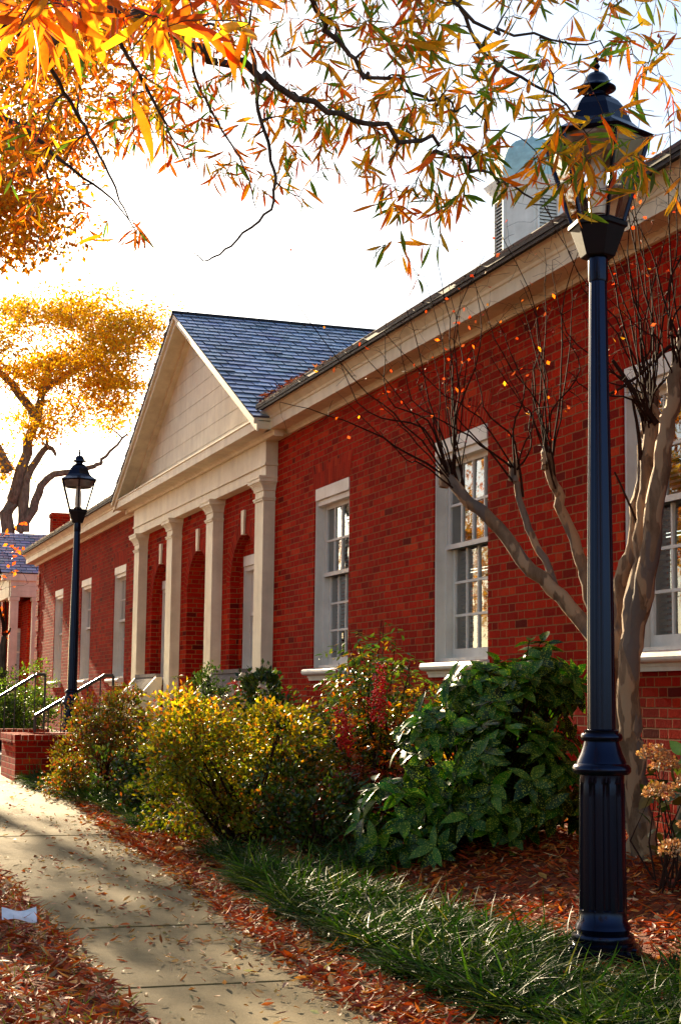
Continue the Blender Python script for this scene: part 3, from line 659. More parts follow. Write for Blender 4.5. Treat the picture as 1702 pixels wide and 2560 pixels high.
sk.limb([T0+[.2, .2, 3.4], P(-300, -160, 4.5), P(60, -90, 4.7), P(250, 0, 4.8), P(400, 75, 4.9), P(532, 136, 5), P(640, 185, 5.1), P(733, 233, 5.2), P(851, 293, 5.3), P(970, 331, 5.4), P(1079, 358, 5.5), P(1144, 391, 5.5), P(1204, 434, 5.6), P(1263, 467, 5.6), P(1339, 505, 5.7), P(1421, 543, 5.7)], .019, .002)
sk.limb([T0+[.15, .25, 4.2], P(100, -420, 5), P(450, -220, 5.1), P(700, -70, 5.2), P(787, 16, 5.3), P(820, 54, 5.3), P(851, 109, 5.4), P(905, 179, 5.4), P(976, 206, 5.5), P(1046, 239, 5.5), P(1122, 266, 5.6), P(1177, 288, 5.6), P(1242, 326, 5.7), P(1340, 380, 5.7)], .014, .002)
sk.limb([T0+[.1, .3, 5.], P(400, -600, 5.5), P(800, -300, 5.6), P(1000, -120, 5.7), P(1130, 10, 5.7), P(1230, 80, 5.7), P(1360, 95, 5.8), P(1500, 120, 5.8), P(1640, 190, 5.8)], .013, .0016)
sk.limb([P(620, 90, 5), P(640, 180, 5), P(646, 271, 5), P(673, 380, 5), P(687, 461, 5), P(662, 537, 5), P(592, 600, 5), P(540, 640, 5), P(510, 649, 5), P(486, 630, 5)], .008, .0016, 5)
sk.limb([P(1150, 20, 5.7), P(1210, 130, 5.7), P(1330, 210, 5.6), P(1400, 250, 5.5), P(1440, 300, 5.4), P(1470, 340, 5.4)], .008, .002, 5)
sk.limb([P(-120, 250, 7), P(60, 320, 7), P(150, 400, 7), P(260, 480, 7.2), P(330, 560, 7.3)], .015, .002, 5)
sk.limb([P(90, 90, 4.6), P(150, 210, 4.8), P(200, 300, 5), P(240, 370, 5), P(280, 450, 5), P(310, 520, 5), P(335, 570, 5)], .008, .0016, 5)
sk.limb([P(270, 40, 4.7), P(340, 170, 4.9), P(400, 280, 5), P(430, 340, 5), P(470, 420, 5)], .008, .0016, 5)
sk.limb([P(480, 110, 5), P(490, 200, 5.1), P(540, 300, 5.2), P(610, 420, 5.2), P(640, 520, 5.2)], .006, .0016, 5)
tips = []; kind = []
def reg(x0, y0, x1, y1, n, d0, d1, k=0, f=None):
    for _ in range(n):
        while True:
            x, y = rng.uniform(x0, x1), rng.uniform(y0, y1)
            if f is None or f(x, y): break
        tips.append(P(x, y, rng.uniform(d0, d1))); kind.append(k)
reg(-150, -140, 560, 150, 150, 4.2, 6.5); reg(380, -140, 1120, 140, 130, 4.9, 6.8); reg(500, 0, 1100, 240, 40, 4.9, 6); reg(-60, 150, 430, 480, 85, 4.8, 7.5, f=lambda x, y: y < 520-x*.45)
reg(300, 180, 800, 540, 80, 5, 6.8, f=lambda x, y: y < 330+.28*(x-300)+60); reg(700, 200, 1300, 420, 78, 5.2, 6.6); reg(820, 330, 1180, 560, 34, 5.4, 6.6, f=lambda x, y: y < 540)
reg(1000, -80, 1702, 200, 62, 5, 6.2); reg(1370, 230, 1600, 470, 16, 5.2, 6); reg(1560, 180, 1710, 450, 12, 5.2, 6); reg(870, 600, 1120, 720, 5, 5.4, 6); reg(60, 480, 230, 600, 8, 6, 7.4); reg(260, 520, 460, 640, 5, 5, 5.4)
reg(1200, 270, 1440, 470, 20, 5.4, 6.2); reg(1400, 400, 1500, 510, 7, 5.4, 5.7); reg(1520, 400, 1690, 520, 6, 5.4, 5.8)
reg(-80, -60, 640, 90, 46, 2.2, 3.3, 1); reg(300, 300, 350, 340, 1, 2.5, 2.6, 1)
for _ in range(150):       # the rest of the crown, above and left of the picture
    p = np.array([-1.2, 4.6, 6.])+rdir(1)[0]*rng.uniform(.4, 1)*np.array([2.6, 2.6, 1.9]); x, y, k_ = proj(p)
    if y < -150 or x < -150: tips.append(p); kind.append(0)
sk.tie(tips, .0013, .006, .08, 5, 4, .05)
lp, ld, ll, lk = [], [], [], []
for pts, k in sk.ch:
    big = kind[k]; pts = np.array(pts); L = np.linalg.norm(pts[-1]-pts[0]); m = 4 if big else int(np.clip(6+L*9, 6, 15))
    for _ in range(m):
        u = rng.uniform(.1, 1)*(len(pts)-1); i = min(int(u), len(pts)-2); p = pts[i]+(pts[i+1]-pts[i])*(u-i)
        tw = unit(pts[i+1]-pts[i]); d = tw*.6+rdir(1)[0]*.8+np.array([0, 0, -.6]); lp.append(p); ld.append(d); ll.append(rng.uniform(.07, .12) if big else (rng.uniform(.045, .095) if proj(p)[0] < 950 else rng.uniform(.06, .12))); lk.append(big)
n = len(lp); lp = np.array(lp); ld = np.array(ld)
oc1 = pal(n, [ORANGE, DORANGE, YEL, GRN, OLIVE, (.5, .13, .02)], [.32, .26, .12, .14, .10, .06]); oc2 = pal(n, [ORANGE, DORANGE, YEL, GRN, OLIVE, (.60, .25, .02)], [.14, .10, .2, .26, .18, .12])
oc1 = np.where(np.array(lk)[:, None] == 1, pal(n, [ORANGE, (.62, .11, .008), (.70, .15, .010), YEL], [.4, .28, .22, .10]), oc1)
lx_ = np.array([proj(q)[0] for q in lp]); ocol = np.where((rng.random(n)*900+250 < lx_)[:, None], oc2, oc1)
lw = np.array(ll)*rng.uniform(.11, .19, n)
loc(sk.mb.build("boughs", BARKG, smooth=True), oak); loc(leaves("crown", lp, ld, rdir(n), np.array(ll), lw, ocol, LEAF, 4, rng.uniform(-.3, .5, n), .35, [.12, .75, 1, .75, .05]), oak)

def crown_pts(tip_list, chains, per, spread, r=rng):
    out = []
    for t in tip_list: out.append(t+r.normal(0, 1, (per, 3))*spread)
    for pts, k in chains:
        q = np.array(pts)[-3:]; out.append(np.repeat(q, max(1, per//8), 0)+r.normal(0, 1, (3*max(1, per//8), 3))*(spread*.6))
    return np.concatenate(out)
def big_tree(name, label, base, limbs, tips, per, spread, size, cols, wts, seed, r_tw=(.01, .05), group=None, seg=2):
    e = empty(name, base, label, "tree", group); s = Skel(seed)
    s.limb(limbs[0][0], limbs[0][1], limbs[0][2], 10); loc(s.mb.build("trunk", BARKL, smooth=True), e); s.mb = MB()
    for l in limbs[1:]: s.limb(l[0], l[1], l[2], 7)
    s.tie(tips, r_tw[0], r_tw[1], .05, 4, 4, .06)
    loc(s.mb.build("limbs", BARKL, smooth=True), e); rg = np.random.default_rng(seed)
    pts = crown_pts(tips, s.ch, per, spread, rg); n = len(pts)
    tc = rg.normal(0, .22, len(tips)); 
    c = pal(n, cols, wts, .2, rg)
    loc(leaves("crown", pts, rdir(n, rg)+[0, 0, -.4], rdir(n, rg), rg.uniform(.6, 1.2, n)*size, rg.uniform(.35, .6, n)*size, c, LEAFF, seg, .2, .25), e)
    return e
def tips_reg(regs, r):
    out = []
    for x0, y0, x1, y1, n, d0, d1 in regs:
        for _ in range(n): out.append(P(r.uniform(x0, x1), r.uniform(y0, y1), r.uniform(d0, d1)))
    return out
r1 = np.random.default_rng(11); Dy = 50
YB = np.array([*P(25, 1330, Dy)[:2], .6])
big_tree("maple_tree", "golden yellow tree with bare grey limbs behind the slate roofed house", YB,
    [([YB, P(18, 1330, Dy), P(40, 1230, Dy), P(75, 1100, Dy), P(100, 1000, Dy), P(130, 900, Dy)], .25, .10),
     ([P(45, 1330, Dy), P(85, 1270, Dy), P(105, 1215, Dy), P(135, 1185, Dy), P(190, 1178, Dy), P(245, 1162, Dy), P(262, 1140, Dy), P(320, 1085, Dy)], .17, .03),
     ([P(60, 1330, Dy), P(62, 1240, Dy), P(70, 1190, Dy), P(110, 1125, Dy), P(130, 1122, Dy), P(140, 1140, Dy)], .2, .04),
     ([P(90, 1040, Dy), P(30, 960, Dy), P(-40, 900, Dy), P(-120, 840, Dy)], .16, .05), ([P(105, 980, Dy), P(180, 930, Dy), P(270, 880, Dy), P(350, 830, Dy)], .14, .04),
     ([P(20, 1180, Dy), P(-40, 1060, Dy), P(-120, 980, Dy)], .2, .05)],
    tips_reg([(-160, 760, 330, 880, 62, 46, 54), (40, 725, 300, 800, 14, 46, 53), (250, 770, 395, 880, 24, 47, 53), (120, 880, 330, 960, 34, 47, 53), (-100, 880, 120, 960, 18, 47, 53), (200, 950, 330, 1020, 14, 48, 52), (30, 960, 120, 1100, 13, 48, 52), (110, 960, 290, 1060, 10, 48, 52), (-30, 1100, 25, 1200, 5, 48, 52), (-200, 850, -60, 1200, 25, 46, 54)], r1),
    100, np.array([.46, .46, .17]), .145, [(.80, .49, .014), (.76, .40, .012), (.62, .22, .010), (.50, .38, .018)], [.5, .28, .08, .14], 12, (.012, .06))
r2 = np.random.default_rng(21); OB = np.array([-2.2, 17.5, .2])
big_tree("autumn_oak", "dense orange tree filling the upper left corner behind the nearer boughs", OB,
    [([OB, OB+[.1, 0, 2.5], OB+[.3, -.1, 5], OB+[.2, .1, 8], OB+[0, 0, 11]], .34, .12),
     ([OB+[.2, 0, 3.6], P(-350, 260, 17), P(-60, 180, 17), P(130, 60, 17)], .12, .03), ([OB+[.2, 0, 3.2], P(-320, 560, 16.5), P(-80, 480, 16.5), P(110, 420, 16)], .12, .03), ([OB+[.2, 0, 5], P(-300, -100, 17), P(0, -120, 17), P(240, -60, 17)], .1, .03)],
    tips_reg([(-260, -200, 330, 140, 95, 14.5, 19), (-260, 120, 240, 330, 80, 14.5, 19), (-260, 320, 150, 540, 80, 14.5, 19), (-200, 480, 105, 650, 55, 15, 18), (60, 560, 180, 620, 4, 15, 17), (200, 100, 400, 260, 10, 15, 18), (130, 320, 200, 400, 6, 15, 17)], r2)
    + [np.array([-2.4, 17.5, 8.])+rdir(1, r2)[0]*r2.uniform(.4, 1)*np.array([3, 3, 3.]) for _ in range(60)],
    48, np.array([.24, .24, .11]), .08, [(.74, .30, .010), (.62, .17, .008), (.74, .38, .014), (.36, .22, .015)], [.36, .26, .26, .12], 22, (.006, .03))
SH = [(.2, 26.5, 7.0, 2.7, 12), (-.3, 33.5, 8.8, 2.6, 13), (.6, 40, 11, 3.3, 22), (1.6, 47, 13.5, 3.3, 20), (-8, 31, 6.5, 4.2, 50), (-12, 46, 8, 5, 60), (-14, 24, 6, 4.2, 46), (-20, 62, 8, 7, 70), (-6, 66, 9, 6, 70), (-8.5, 20, 5.2, 3.4, 40), (-6.5, -6, 5, 3.6, 46), (-2, -15, 5.5, 3.6, 40)]
for i, (x, y, z, rr, nt_) in enumerate(SH):       # street trees left of the frame: their shade dapples the walk, their colour shows in the window panes; last two added behind camera to darken reflections and ambient light
    rg = np.random.default_rng(40+i); B = np.array([x, y, float(gz(x, y))])
    tp = [np.array([x, y, z])+unit(rg.normal(size=3))*rg.uniform(.35, 1)*np.array([rr, rr, rr*.8]) for _ in range(nt_)]
    lab = ["orange street tree nearest beyond the frame edge, over the walk", "second amber street tree along the walk, taller crown", "yellow street tree with wide crown left of the walk", "tallest golden tree far along the walk", "amber lawn tree set back from the walk", "far yellow lawn tree with the widest crown", "orange lawn tree farthest from the walk", "broad yellow tree closing the far end of the lawn", "tall golden tree at the far end of the walk", "small orange lawn tree level with the steps", "leafy amber tree added out of view behind the camera to darken reflections", "broad tree added farther behind the camera to cut light from that side"][i]
    big_tree("street_tree", lab, B, [([B, B+[.1, 0, z*.3], B+[0, .1, z*.6], B+[.1, 0, z*.95]], .24, .08)], tp, 30 if i < 4 else 70, .36, .24 if i < 4 else .30, [(.70, .34, .015), (.64, .2, .012), (.45, .3, .03), (.72, .42, .03), (.10, .16, .03)], [.3, .2, .2, .2, .1], 50+i, (.01, .05), "street trees left of the view")

# --- crape myrtle behind the near lamp
cm = empty("crape_myrtle", (4.75, 8.5, float(gz(4.75, 8.5))), "bare crape myrtle with smooth tan stems fanning out behind the near lamp post", "tree")
mk = Skel(9)
def cl(pts, r0, r1, n=10): mk.limb(pts, r0, r1, n)
bz = float(gz(4.75, 8.5))-.05
cl([P(1625, 2210, 9.2), P(1600, 2060, 9.2), P(1582, 1900, 9.2), P(1570, 1780, 9.2), P(1572, 1650, 9.2), P(1585, 1500, 9.25), P(1610, 1300, 9.3), P(1625, 1150, 9.3), P(1630, 1050, 9.35)], .085, .042)
cl([P(1590, 2205, 9.3), P(1582, 2050, 9.3), P(1562, 1900, 9.35), P(1548, 1760, 9.4), P(1545, 1600, 9.5), P(1560, 1450, 9.5), P(1590, 1330, 9.5), P(1606, 1200, 9.5), P(1622, 1060, 9.55), P(1625, 980, 9.6)], .06, .045)
cl([P(1572, 1650, 9.2), P(1590, 1560, 9.2), P(1620, 1400, 9.1), P(1650, 1200, 9.1), P(1664, 1080, 9.1), P(1690, 950, 9.1), P(1712, 820, 9.1)], .068, .038)
cl([P(1555, 1850, 9.35), P(1520, 1700, 9.4), P(1478, 1590, 9.5), P(1400, 1492, 9.6), P(1310, 1400, 9.7), P(1220, 1300, 9.8), P(1160, 1240, 9.85), P(1112, 1185, 9.9)], .054, .034)
cl([P(1400, 1500, 9.6), P(1370, 1420, 9.75), P(1330, 1340, 9.85), P(1300, 1260, 9.9), P(1290, 1210, 9.9), P(1282, 1170, 9.9)], .024, .02)
cl([P(1530, 1720, 9.5), P(1490, 1560, 9.8), P(1462, 1440, 9.9), P(1440, 1370, 10), P(1410, 1280, 10), P(1385, 1210, 10), P(1365, 1150, 10), P(1362, 1130, 10)], .045, .026)
cl([P(1690, 2235, 9), P(1698, 2150, 9), P(1725, 1900, 9), P(1760, 1600, 9)], .06, .05)
for (x, y, d, r_) in ((1112, 1185, 9.9, .042), (1364, 1140, 10, .034), (1284, 1180, 9.9, .022), (1628, 1050, 9.35, .048), (1625, 980, 9.6, .04)):   # pollard knuckles
    for _ in range(3): c0 = P(x, y, d)+rng.normal(0, .02, 3); mk.mb.tube([c0+[0, 0, -.07], c0+[.01, 0, 0], c0+[0, .01, .05], c0+[0, 0, .08]], [r_*.75, r_*.88, r_*.7, r_*.15], 8)
loc(mk.mb.build("trunk", BARKM, smooth=True), cm); mk.mb = MB()
heads = [(1112, 1185, 9.9), (1112, 1160, 9.9), (1364, 1135, 10), (1284, 1165, 9.9), (1628, 1045, 9.35), (1625, 970, 9.6), (1700, 870, 9.1)]
shoots = [ (0, 850, 905), (0, 905, 880), (0, 965, 800), (0, 1010, 740), (0, 1060, 690), (0, 1120, 700), (0, 1190, 720), (0, 870, 1010), (0, 700, 1005), (0, 1250, 800), (1, 1090, 640), (1, 1150, 770), (1, 1210, 640),
 (2, 1180, 690), (2, 1240, 560), (2, 1300, 700), (2, 1360, 620), (2, 1430, 700), (2, 1480, 560), (2, 1330, 900), (2, 1290, 780), (3, 1180, 860), (3, 1240, 800), (3, 1330, 950), (3, 1130, 960), (3, 960, 830),
 (4, 1380, 650), (4, 1450, 760), (4, 1540, 620), (4, 1600, 560), (4, 1660, 600), (4, 1500, 880), (4, 1420, 930), (4, 1560, 700), (5, 1500, 470), (5, 1560, 380), (5, 1620, 470), (5, 1680, 520), (5, 1700, 300), (5, 1400, 560), (5, 1600, 250), (5, 1350, 480), (6, 1660, 420), (6, 1700, 600), (6, 1560, 500), (6, 1730, 520), (4, 1590, 150), (6, 1640, 140),
 (0, 1080, 880), (0, 1040, 950), (1, 1000, 860), (2, 1400, 820), (2, 1250, 900), (4, 1480, 690), (4, 1640, 760), (5, 1640, 640), (5, 1530, 560), (6, 1690, 700)]
for h_ in range(7):
    for _ in range(2): shoots.append((h_, heads[h_][0]+rng.normal(-20, 140), heads[h_][1]-110-abs(rng.normal(160, 110))))
n_before = len(mk.n)
for h, x, y in shoots:
    hx_, hy_, hd = heads[h]; a = P(hx_, hy_, hd); t = P(x, y, hd+rng.uniform(-.9, .15)); off = rng.normal(0, .06, 3); dn = rng.uniform(0, .22); a = a+rng.normal(0, .012, 3)+unit(P({0: 1160, 1: 1160, 2: 1385, 3: 1290, 4: 1617, 5: 1608, 6: 1690}[h], {0: 1240, 1: 1240, 2: 1210, 3: 1215, 4: 1220, 5: 1180, 6: 950}[h], hd)-a)*dn; b = a+(t-a)*.3+np.array([0, 0, .06])+rng.normal(0, .03, 3); c0 = a+(t-a)*.65+off*1.3
    mk.limb([a, b, c0, t], rng.uniform(.005, .0088), .0018, 5, 4)
sh_nodes = mk.n[n_before:]
for a_, b_, r0 in (((1500+180, 860), (1480, 1010), .012), ((1640, 1060), (1530, 900), .02), ((1610, 1350), (1535, 1180), .01), ((1600, 1150), (1580, 1000), .016)):
    mk.limb([P(*a_, 9.3), P((a_[0]+b_[0])/2+6, (a_[1]+b_[1])/2+10, 9.3), P(*b_, 9.3)], r0, r0*.5, 6, 3)
tt = []
base_nodes = np.array(sh_nodes)
for _ in range(1250):
    j_ = rng.integers(len(base_nodes)//13)*13+rng.integers(5, 13); q = base_nodes[j_]; tt.append(q+np.array([rng.normal(0, .15), rng.normal(0, .22), rng.uniform(-.10, .28)]))
mk.tie(tt, .0011, .004, .03, 4, 3, .05)
loc(mk.mb.build("twigs", TWIG, smooth=True), cm)
tl = np.array([c[0][-1] for c in mk.ch]); sel = rng.random(len(tl)) < .13; tl = tl[sel]; n = len(tl)
loc(leaves("remaining_leaves", tl, rdir(n)+[0, 0, -.5], rdir(n), rng.uniform(.02, .042, n), rng.uniform(.014, .026, n), pal(n, [(.5, .05, .01), (.6, .13, .01), (.7, .32, .02), (.25, .05, .02)], [.35, .27, .10, .28]), LEAF, 2, .2, .2), cm)

# ------------------------------------------------------------------ shrubs
def ell(n, c, rad, r=rng, shell=.55, zmin=None):
    d = rdir(n, r); p = np.array(c)+d*np.array(rad)*(r.uniform(shell, 1, (n, 1))**.6); return p, d
def stems(e, base, tips, r0=.012, mat=TWIG):
    mb = MB()
    for t in tips:
        b = np.array(base)+rng.normal(0, .06, 3)*[1, 1, 0]; t = np.asarray(t); m = b+(t-b)*.5+rng.normal(0, .05, 3); mb.tube([b, m, t], [r0, r0*.7, r0*.3], 5, False)
    loc(mb.build("stems", mat), e)
def lobes(c, rad, k, r):      # several uneven clumps making one shrub
    out = []
    for _ in range(k):
        d = rdir(1, r)[0]; d[2] = r.uniform(-.95, 1.0); out.append((np.array(c)+d*np.array(rad)*r.uniform(.5, .78), np.array(rad)*r.uniform(.26, .5)))
    return out
def small_shrub(name, label, c, rad, n, size, cols, wts, seed, mat=SMALL, k=12, cat="shrub", group=None, topcols=None):
    r = np.random.default_rng(seed); g0 = float(gz(c[0], c[1])); e = empty(name, (c[0], c[1], g0), label, cat, group)
    Ls = lobes(c, rad, k, r); ps = []; ds = []
    for (cc, rr) in Ls:
        sc_, sd_ = ell(max(4, n//k//24), cc, rr, r, .55); q_ = np.repeat(sc_, 24, 0); d_ = np.repeat(sd_, 24, 0); w_ = min(rr)*.2
        ps.append(q_+r.normal(0, 1, q_.shape)*[w_, w_, w_*.5]); ds.append(d_)
    p = np.concatenate(ps); d = np.concatenate(ds); keep = p[:, 2] > g0+.03; p, d = p[keep], d[keep]
    sp = []        # twig sprays: small leaves gather in whorls
    p = p+r.normal(0, .015, p.shape); m = len(p)
    col = pal(m, cols, wts, .25, r)
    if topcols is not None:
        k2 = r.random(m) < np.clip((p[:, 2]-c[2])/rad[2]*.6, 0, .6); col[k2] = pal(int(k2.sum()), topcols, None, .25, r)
    loc(leaves("foliage", p, d+r.normal(0, .6, p.shape)+[0, 0, .3], unit(r.normal(size=p.shape)+[0, 0, 1.]), r.uniform(.7, 1.25, m)*size, r.uniform(.5, .68, m)*size, col, mat, 2, .1, .25), e)
    stems(e, (c[0], c[1], g0-.03), [q[0]+rng.normal(0, .05, 3) for q in Ls for _ in range(2)]); return e
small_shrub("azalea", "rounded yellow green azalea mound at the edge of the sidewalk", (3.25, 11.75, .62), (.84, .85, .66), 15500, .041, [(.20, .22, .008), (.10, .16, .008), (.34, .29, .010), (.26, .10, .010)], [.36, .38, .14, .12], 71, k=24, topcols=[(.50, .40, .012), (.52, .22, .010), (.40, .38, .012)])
small_shrub("azalea", "rust tinged azalea in front of the low brick wall", (2.98, 15.9, .66), (.62, .8, .62), 13000, .036, [(.11, .115, .008), (.07, .10, .008), (.18, .045, .008), (.20, .14, .010)], [.3, .25, .3, .15], 72, k=13)
small_shrub("red_azalea", "low brownish red azalea between the rust tinged and yellow azaleas", (3.75, 15.0, .52), (.6, .7, .46), 8000, .035, [(.20, .035, .012), (.14, .05, .012), (.10, .09, .012)], [.5, .3, .2], 73, k=9)
small_shrub("dark_shrub", "dark green small leaved shrub below the bench end", (4.15, 16.6, .72), (.34, .4, .66), 5500, .037, [(.03, .07, .012), (.05, .11, .015)], None, 74, k=7)
small_shrub("dark_holly", "dark glossy shrub under the window next to the fourth pilaster", (4.75, 14.2, .60), (.5, .75, .5), 8500, .045, [(.025, .055, .015), (.05, .10, .02), (.10, .12, .02)], None, 75, WAX, k=10)
small_shrub("dark_shrub", "dark green shrub filling the gap between the yellow azalea and the berry nandina", (4.15, 13.3, .75), (.5, .55, .62), 9000, .05, [(.02, .05, .008), (.04, .09, .012), (.08, .13, .015)], None, 79, WAX, k=10)
for c_, r_, n_, sd_, lb_ in (((3.55, 10.75, .36), (.42, .5, .34), 4200, 171, "low dark green filler shrub between the yellow azalea and the spotted laurel"),
                       ((3.75, 12.6, .5), (.5, .6, .46), 6000, 172, "dark green shrub tucked behind the yellow azalea mound"), ((2.95, 13.9, .42), (.42, .6, .36), 4500, 173, "low olive shrub linking the two azaleas along the walk"),
                       ((3.6, 17.3, .55), (.6, .6, .5), 5000, 174, "dark green shrub against the brick retaining wall below the bench"), ((4.7, 12.9, .55), (.4, .6, .5), 4500, 175, "dark green shrub at the wall between the first two windows from the pilaster")):
    small_shrub("filler_shrub", lb_, c_, r_, n_, .042, [(.025, .06, .008), (.05, .10, .012), (.10, .13, .012), (.16, .05, .01)], [.4, .35, .15, .1], sd_, WAX, k=9, group="dark shrubs filling the bed")
small_shrub("round_bush", "big round green bush beside the far handrail", (3.35, 27.0, .95), (.95, 1.5, .85), 16000, .05, [(.06, .13, .012), (.10, .19, .015), (.035, .07, .01)], None, 76, k=16, cat="bush")
small_shrub("hedge_bush", "pale flecked hedge bush at the left edge below the slate roofed house", (2.9, 31.5, .95), (.8, 1.6, .75), 9000, .05, [(.12, .16, .03), (.25, .2, .1), (.06, .10, .015)], None, 77, k=11, cat="bush")
def nandina(label, c, H, R, nst, seed, cols, wts, berries):
    r = np.random.default_rng(seed); g0 = float(gz(c[0], c[1])); e = empty("nandina", (c[0], c[1], g0), label, "shrub", "nandinas with red berries"); sp = []; P0 = []; Dv = []; Cc = []; tp = []
    for i in range(nst):
        a = r.uniform(0, 2*math.pi); rad = R*math.sqrt(r.uniform(0, 1)); top = np.array([c[0]+rad*math.cos(a), c[1]+rad*math.sin(a), g0+H*r.uniform(.45, 1)*(1-.25*rad/R)]); tp.append(top)
        hue = r.choice(len(cols), p=np.array(wts)/sum(wts))
        for j in range(9):          # fronds of paired leaflets
            az = r.uniform(0, 2*math.pi); st = top-np.array([0, 0, r.uniform(0, .45)]); fl = r.uniform(.16, .30); dd = np.array([math.cos(az), math.sin(az), r.uniform(-.15, .5)])
            nl = 9
            for q in range(nl):
                t = (q+1)/nl; pp = st+dd*fl*t-np.array([0, 0, .10*t*t]); s_ = (-1)**q; P0.append(pp); Dv.append(dd*.6+s_*np.array([-math.sin(az), math.cos(az), 0])*.8+r.normal(0, .25, 3)+[0, 0, -.35])
                Cc.append(np.array(cols[hue if r.random() < .65 else r.choice(len(cols), p=np.array(wts)/sum(wts))])*r.uniform(.7, 1.3))
    n = len(P0); loc(leaves("foliage", np.array(P0), np.array(Dv), unit(r.normal(size=(n, 3))*.5+[0, 0, 1]), r.uniform(.05, .085, n), r.uniform(.016, .025, n), np.array(Cc), WAX, 3, .15, .2), e)
    stems(e, (c[0], c[1], g0-.03), tp, .009)
    for b in berries:
        V = []; Q = []
        for _ in range(75):
            t = r.uniform(0, 1); q = np.array(b)+np.array([r.normal(0, .028)*(1.3-t), r.normal(0, .028)*(1.3-t), .10-.24*t]); k = len(V); s = .0105
            V += [q+[s, 0, 0], q+[0, s, 0], q+[-s, 0, 0], q+[0, -s, 0], q+[0, 0, s], q+[0, 0, -s]]
            for i in range(4): Q += [[k+i, k+(i+1) % 4, k+4], [k+(i+1) % 4, k+i, k+5]]
        loc(fast_mesh("berry_cluster", V, Q, BERRY, np.tile([.72, .015, .008], (len(V), 1))*1., smooth=True), e)
    return e
ngrn = [(.045, .12, .015), (.11, .19, .018), (.55, .36, .015), (.6, .20, .012), (.30, .02, .012)]
nandina("tall nandina with two red berry bunches and yellow tips beside the spotted laurel", (4.48, 12.0), 1.6, .56, 72, 81, ngrn, [.46, .28, .17, .05, .04], [P(945, 1725, 11.75), P(957, 1690, 11.8), P(935, 1757, 11.7), P(955, 1775, 11.7), P(860, 1815, 11.7), P(872, 1848, 11.7), P(848, 1800, 11.8), P(850, 1835, 11.7)])
nandina("small red tinged nandina in front of the bench by the third pilaster", (4.2, 17.0), 1.25, .6, 44, 82, [(.06, .11, .02), (.14, .17, .02), (.3, .03, .015), (.45, .25, .02)], [.35, .25, .25, .15], [P(640, 1735, 17), P(590, 1720, 17), P(470, 1735, 17.2)])
nandina("low shaded nandina with red leaves at the feet of the spotted shrub", (4.05, 11.0), .75, .5, 26, 83, [(.05, .08, .02), (.3, .03, .012), (.4, .10, .012)], [.3, .45, .25], [])
# spotted laurel with big leaves
au = empty("spotted_laurel", (4.5, 10.05, float(gz(4.5, 10))), "large dark green spotted laurel with broad yellow flecked leaves behind the liriope", "shrub"); ra = np.random.default_rng(91)
LB = [(P(1300, 1800, 10.5), .46), (P(1150, 1900, 10.4), .48), (P(1010, 2050, 10.15), .36), (P(1180, 2080, 10.0), .40), (P(1360, 2010, 10.1), .42), (P(1370, 1690, 10.6), .27), (P(1200, 1740, 10.6), .30), (P(1290, 1930, 10.0), .42)]
P0, Dv, Nn, tp = [], [], [], []
for (c, rr), k in zip(LB, (62, 66, 44, 50, 50, 24, 28, 46)):
    rr = (rr, rr, rr)
    p, d = ell(k, c, rr, ra, .55)
    for pp, dd in zip(p, d):
        if pp[2] < gz(pp[0], pp[1])+.12: continue
        ax = unit(dd+np.array([-.15, -.25, .55])); tp.append(pp)
        u = unit(np.cross(ax, [.3, .5, .8])); v = np.cross(ax, u); m = ra.integers(6, 10)
        for j in range(m):
            a = 2*math.pi*j/m+ra.uniform(-.3, .3); P0.append(pp-ax*ra.uniform(0, .09)); Dv.append((u*math.cos(a)+v*math.sin(a))+ax*ra.uniform(.0, .7)+np.array([0, 0, -.25])); Nn.append(ax+ra.normal(0, .2, 3))
n = len(P0); loc(leaves("foliage", np.array(P0), np.array(Dv), np.array(Nn), ra.uniform(.11, .19, n), ra.uniform(.055, .088, n), pal(n, [(.012, .05, .004), (.022, .085, .006), (.045, .13, .008)], None, .25, ra), GLOSSY, 4, ra.uniform(.1, .35, n), .3, [.08, .8, 1, .7, .04]), au)
stems(au, (4.5, 10.05, .2), tp, .011)
# broad leaved plant catching the sun behind the azalea mound
bl = empty("aucuba_sprig", (3.35, 13.6, .15), "sprig of long shiny leaves catching the sun above the yellow azalea", "plant")
q0 = [P(510, 1790, 14), P(490, 1830, 14.1), P(530, 1780, 13.9)]; PP, DD = [], []
for q in q0:
    for j in range(8): PP.append(q); a = j*.8; DD.append([math.cos(a), math.sin(a), rng.uniform(-.1, .6)])
n = len(PP); loc(leaves("foliage", np.array(PP), np.array(DD), unit(rng.normal(size=(n, 3))*.2+[0, 0, 1]), rng.uniform(.12, .18, n), .045, pal(n, [(.05, .16, .02), (.10, .22, .03)]), WAX, 4, .3, .25), bl); stems(bl, (3.35, 13.6, .1), q0, .008)
# hydrangea with dried heads at the right edge
hy = empty("hydrangea", (4.35, 7.35, float(gz(4.35, 7.35))), "hydrangea with dried tan flower heads at the right edge", "shrub"); PP, DD, tp = [], [], []
hc = [P(1632, 1888, 8.3), P(1660, 1915, 8.3), P(1645, 1985, 8.2), P(1686, 2128, 8.0), P(1722, 1960, 8.3), P(1735, 2060, 8.1)]
for h in hc:
    m = 190; d = rdir(m); d[:, 2] = np.abs(d[:, 2])*.9-.2; PP.append(h+d*.075*rng.uniform(.7, 1.1, (m, 1))); DD.append(d+rng.normal(0, .7, d.shape)); tp.append(h)
PP = np.concatenate(PP); n = len(PP); loc(leaves("flower_heads", PP, np.concatenate(DD), rdir(n), .021, .018, pal(n, [(.50, .27, .12), (.60, .37, .18), (.36, .17, .07)]), LITTER, 2, .1, .2), hy)
g = [P(rng.uniform(1610, 1760), rng.uniform(1880, 2120), rng.uniform(8.3, 8.9)) for _ in range(60)]
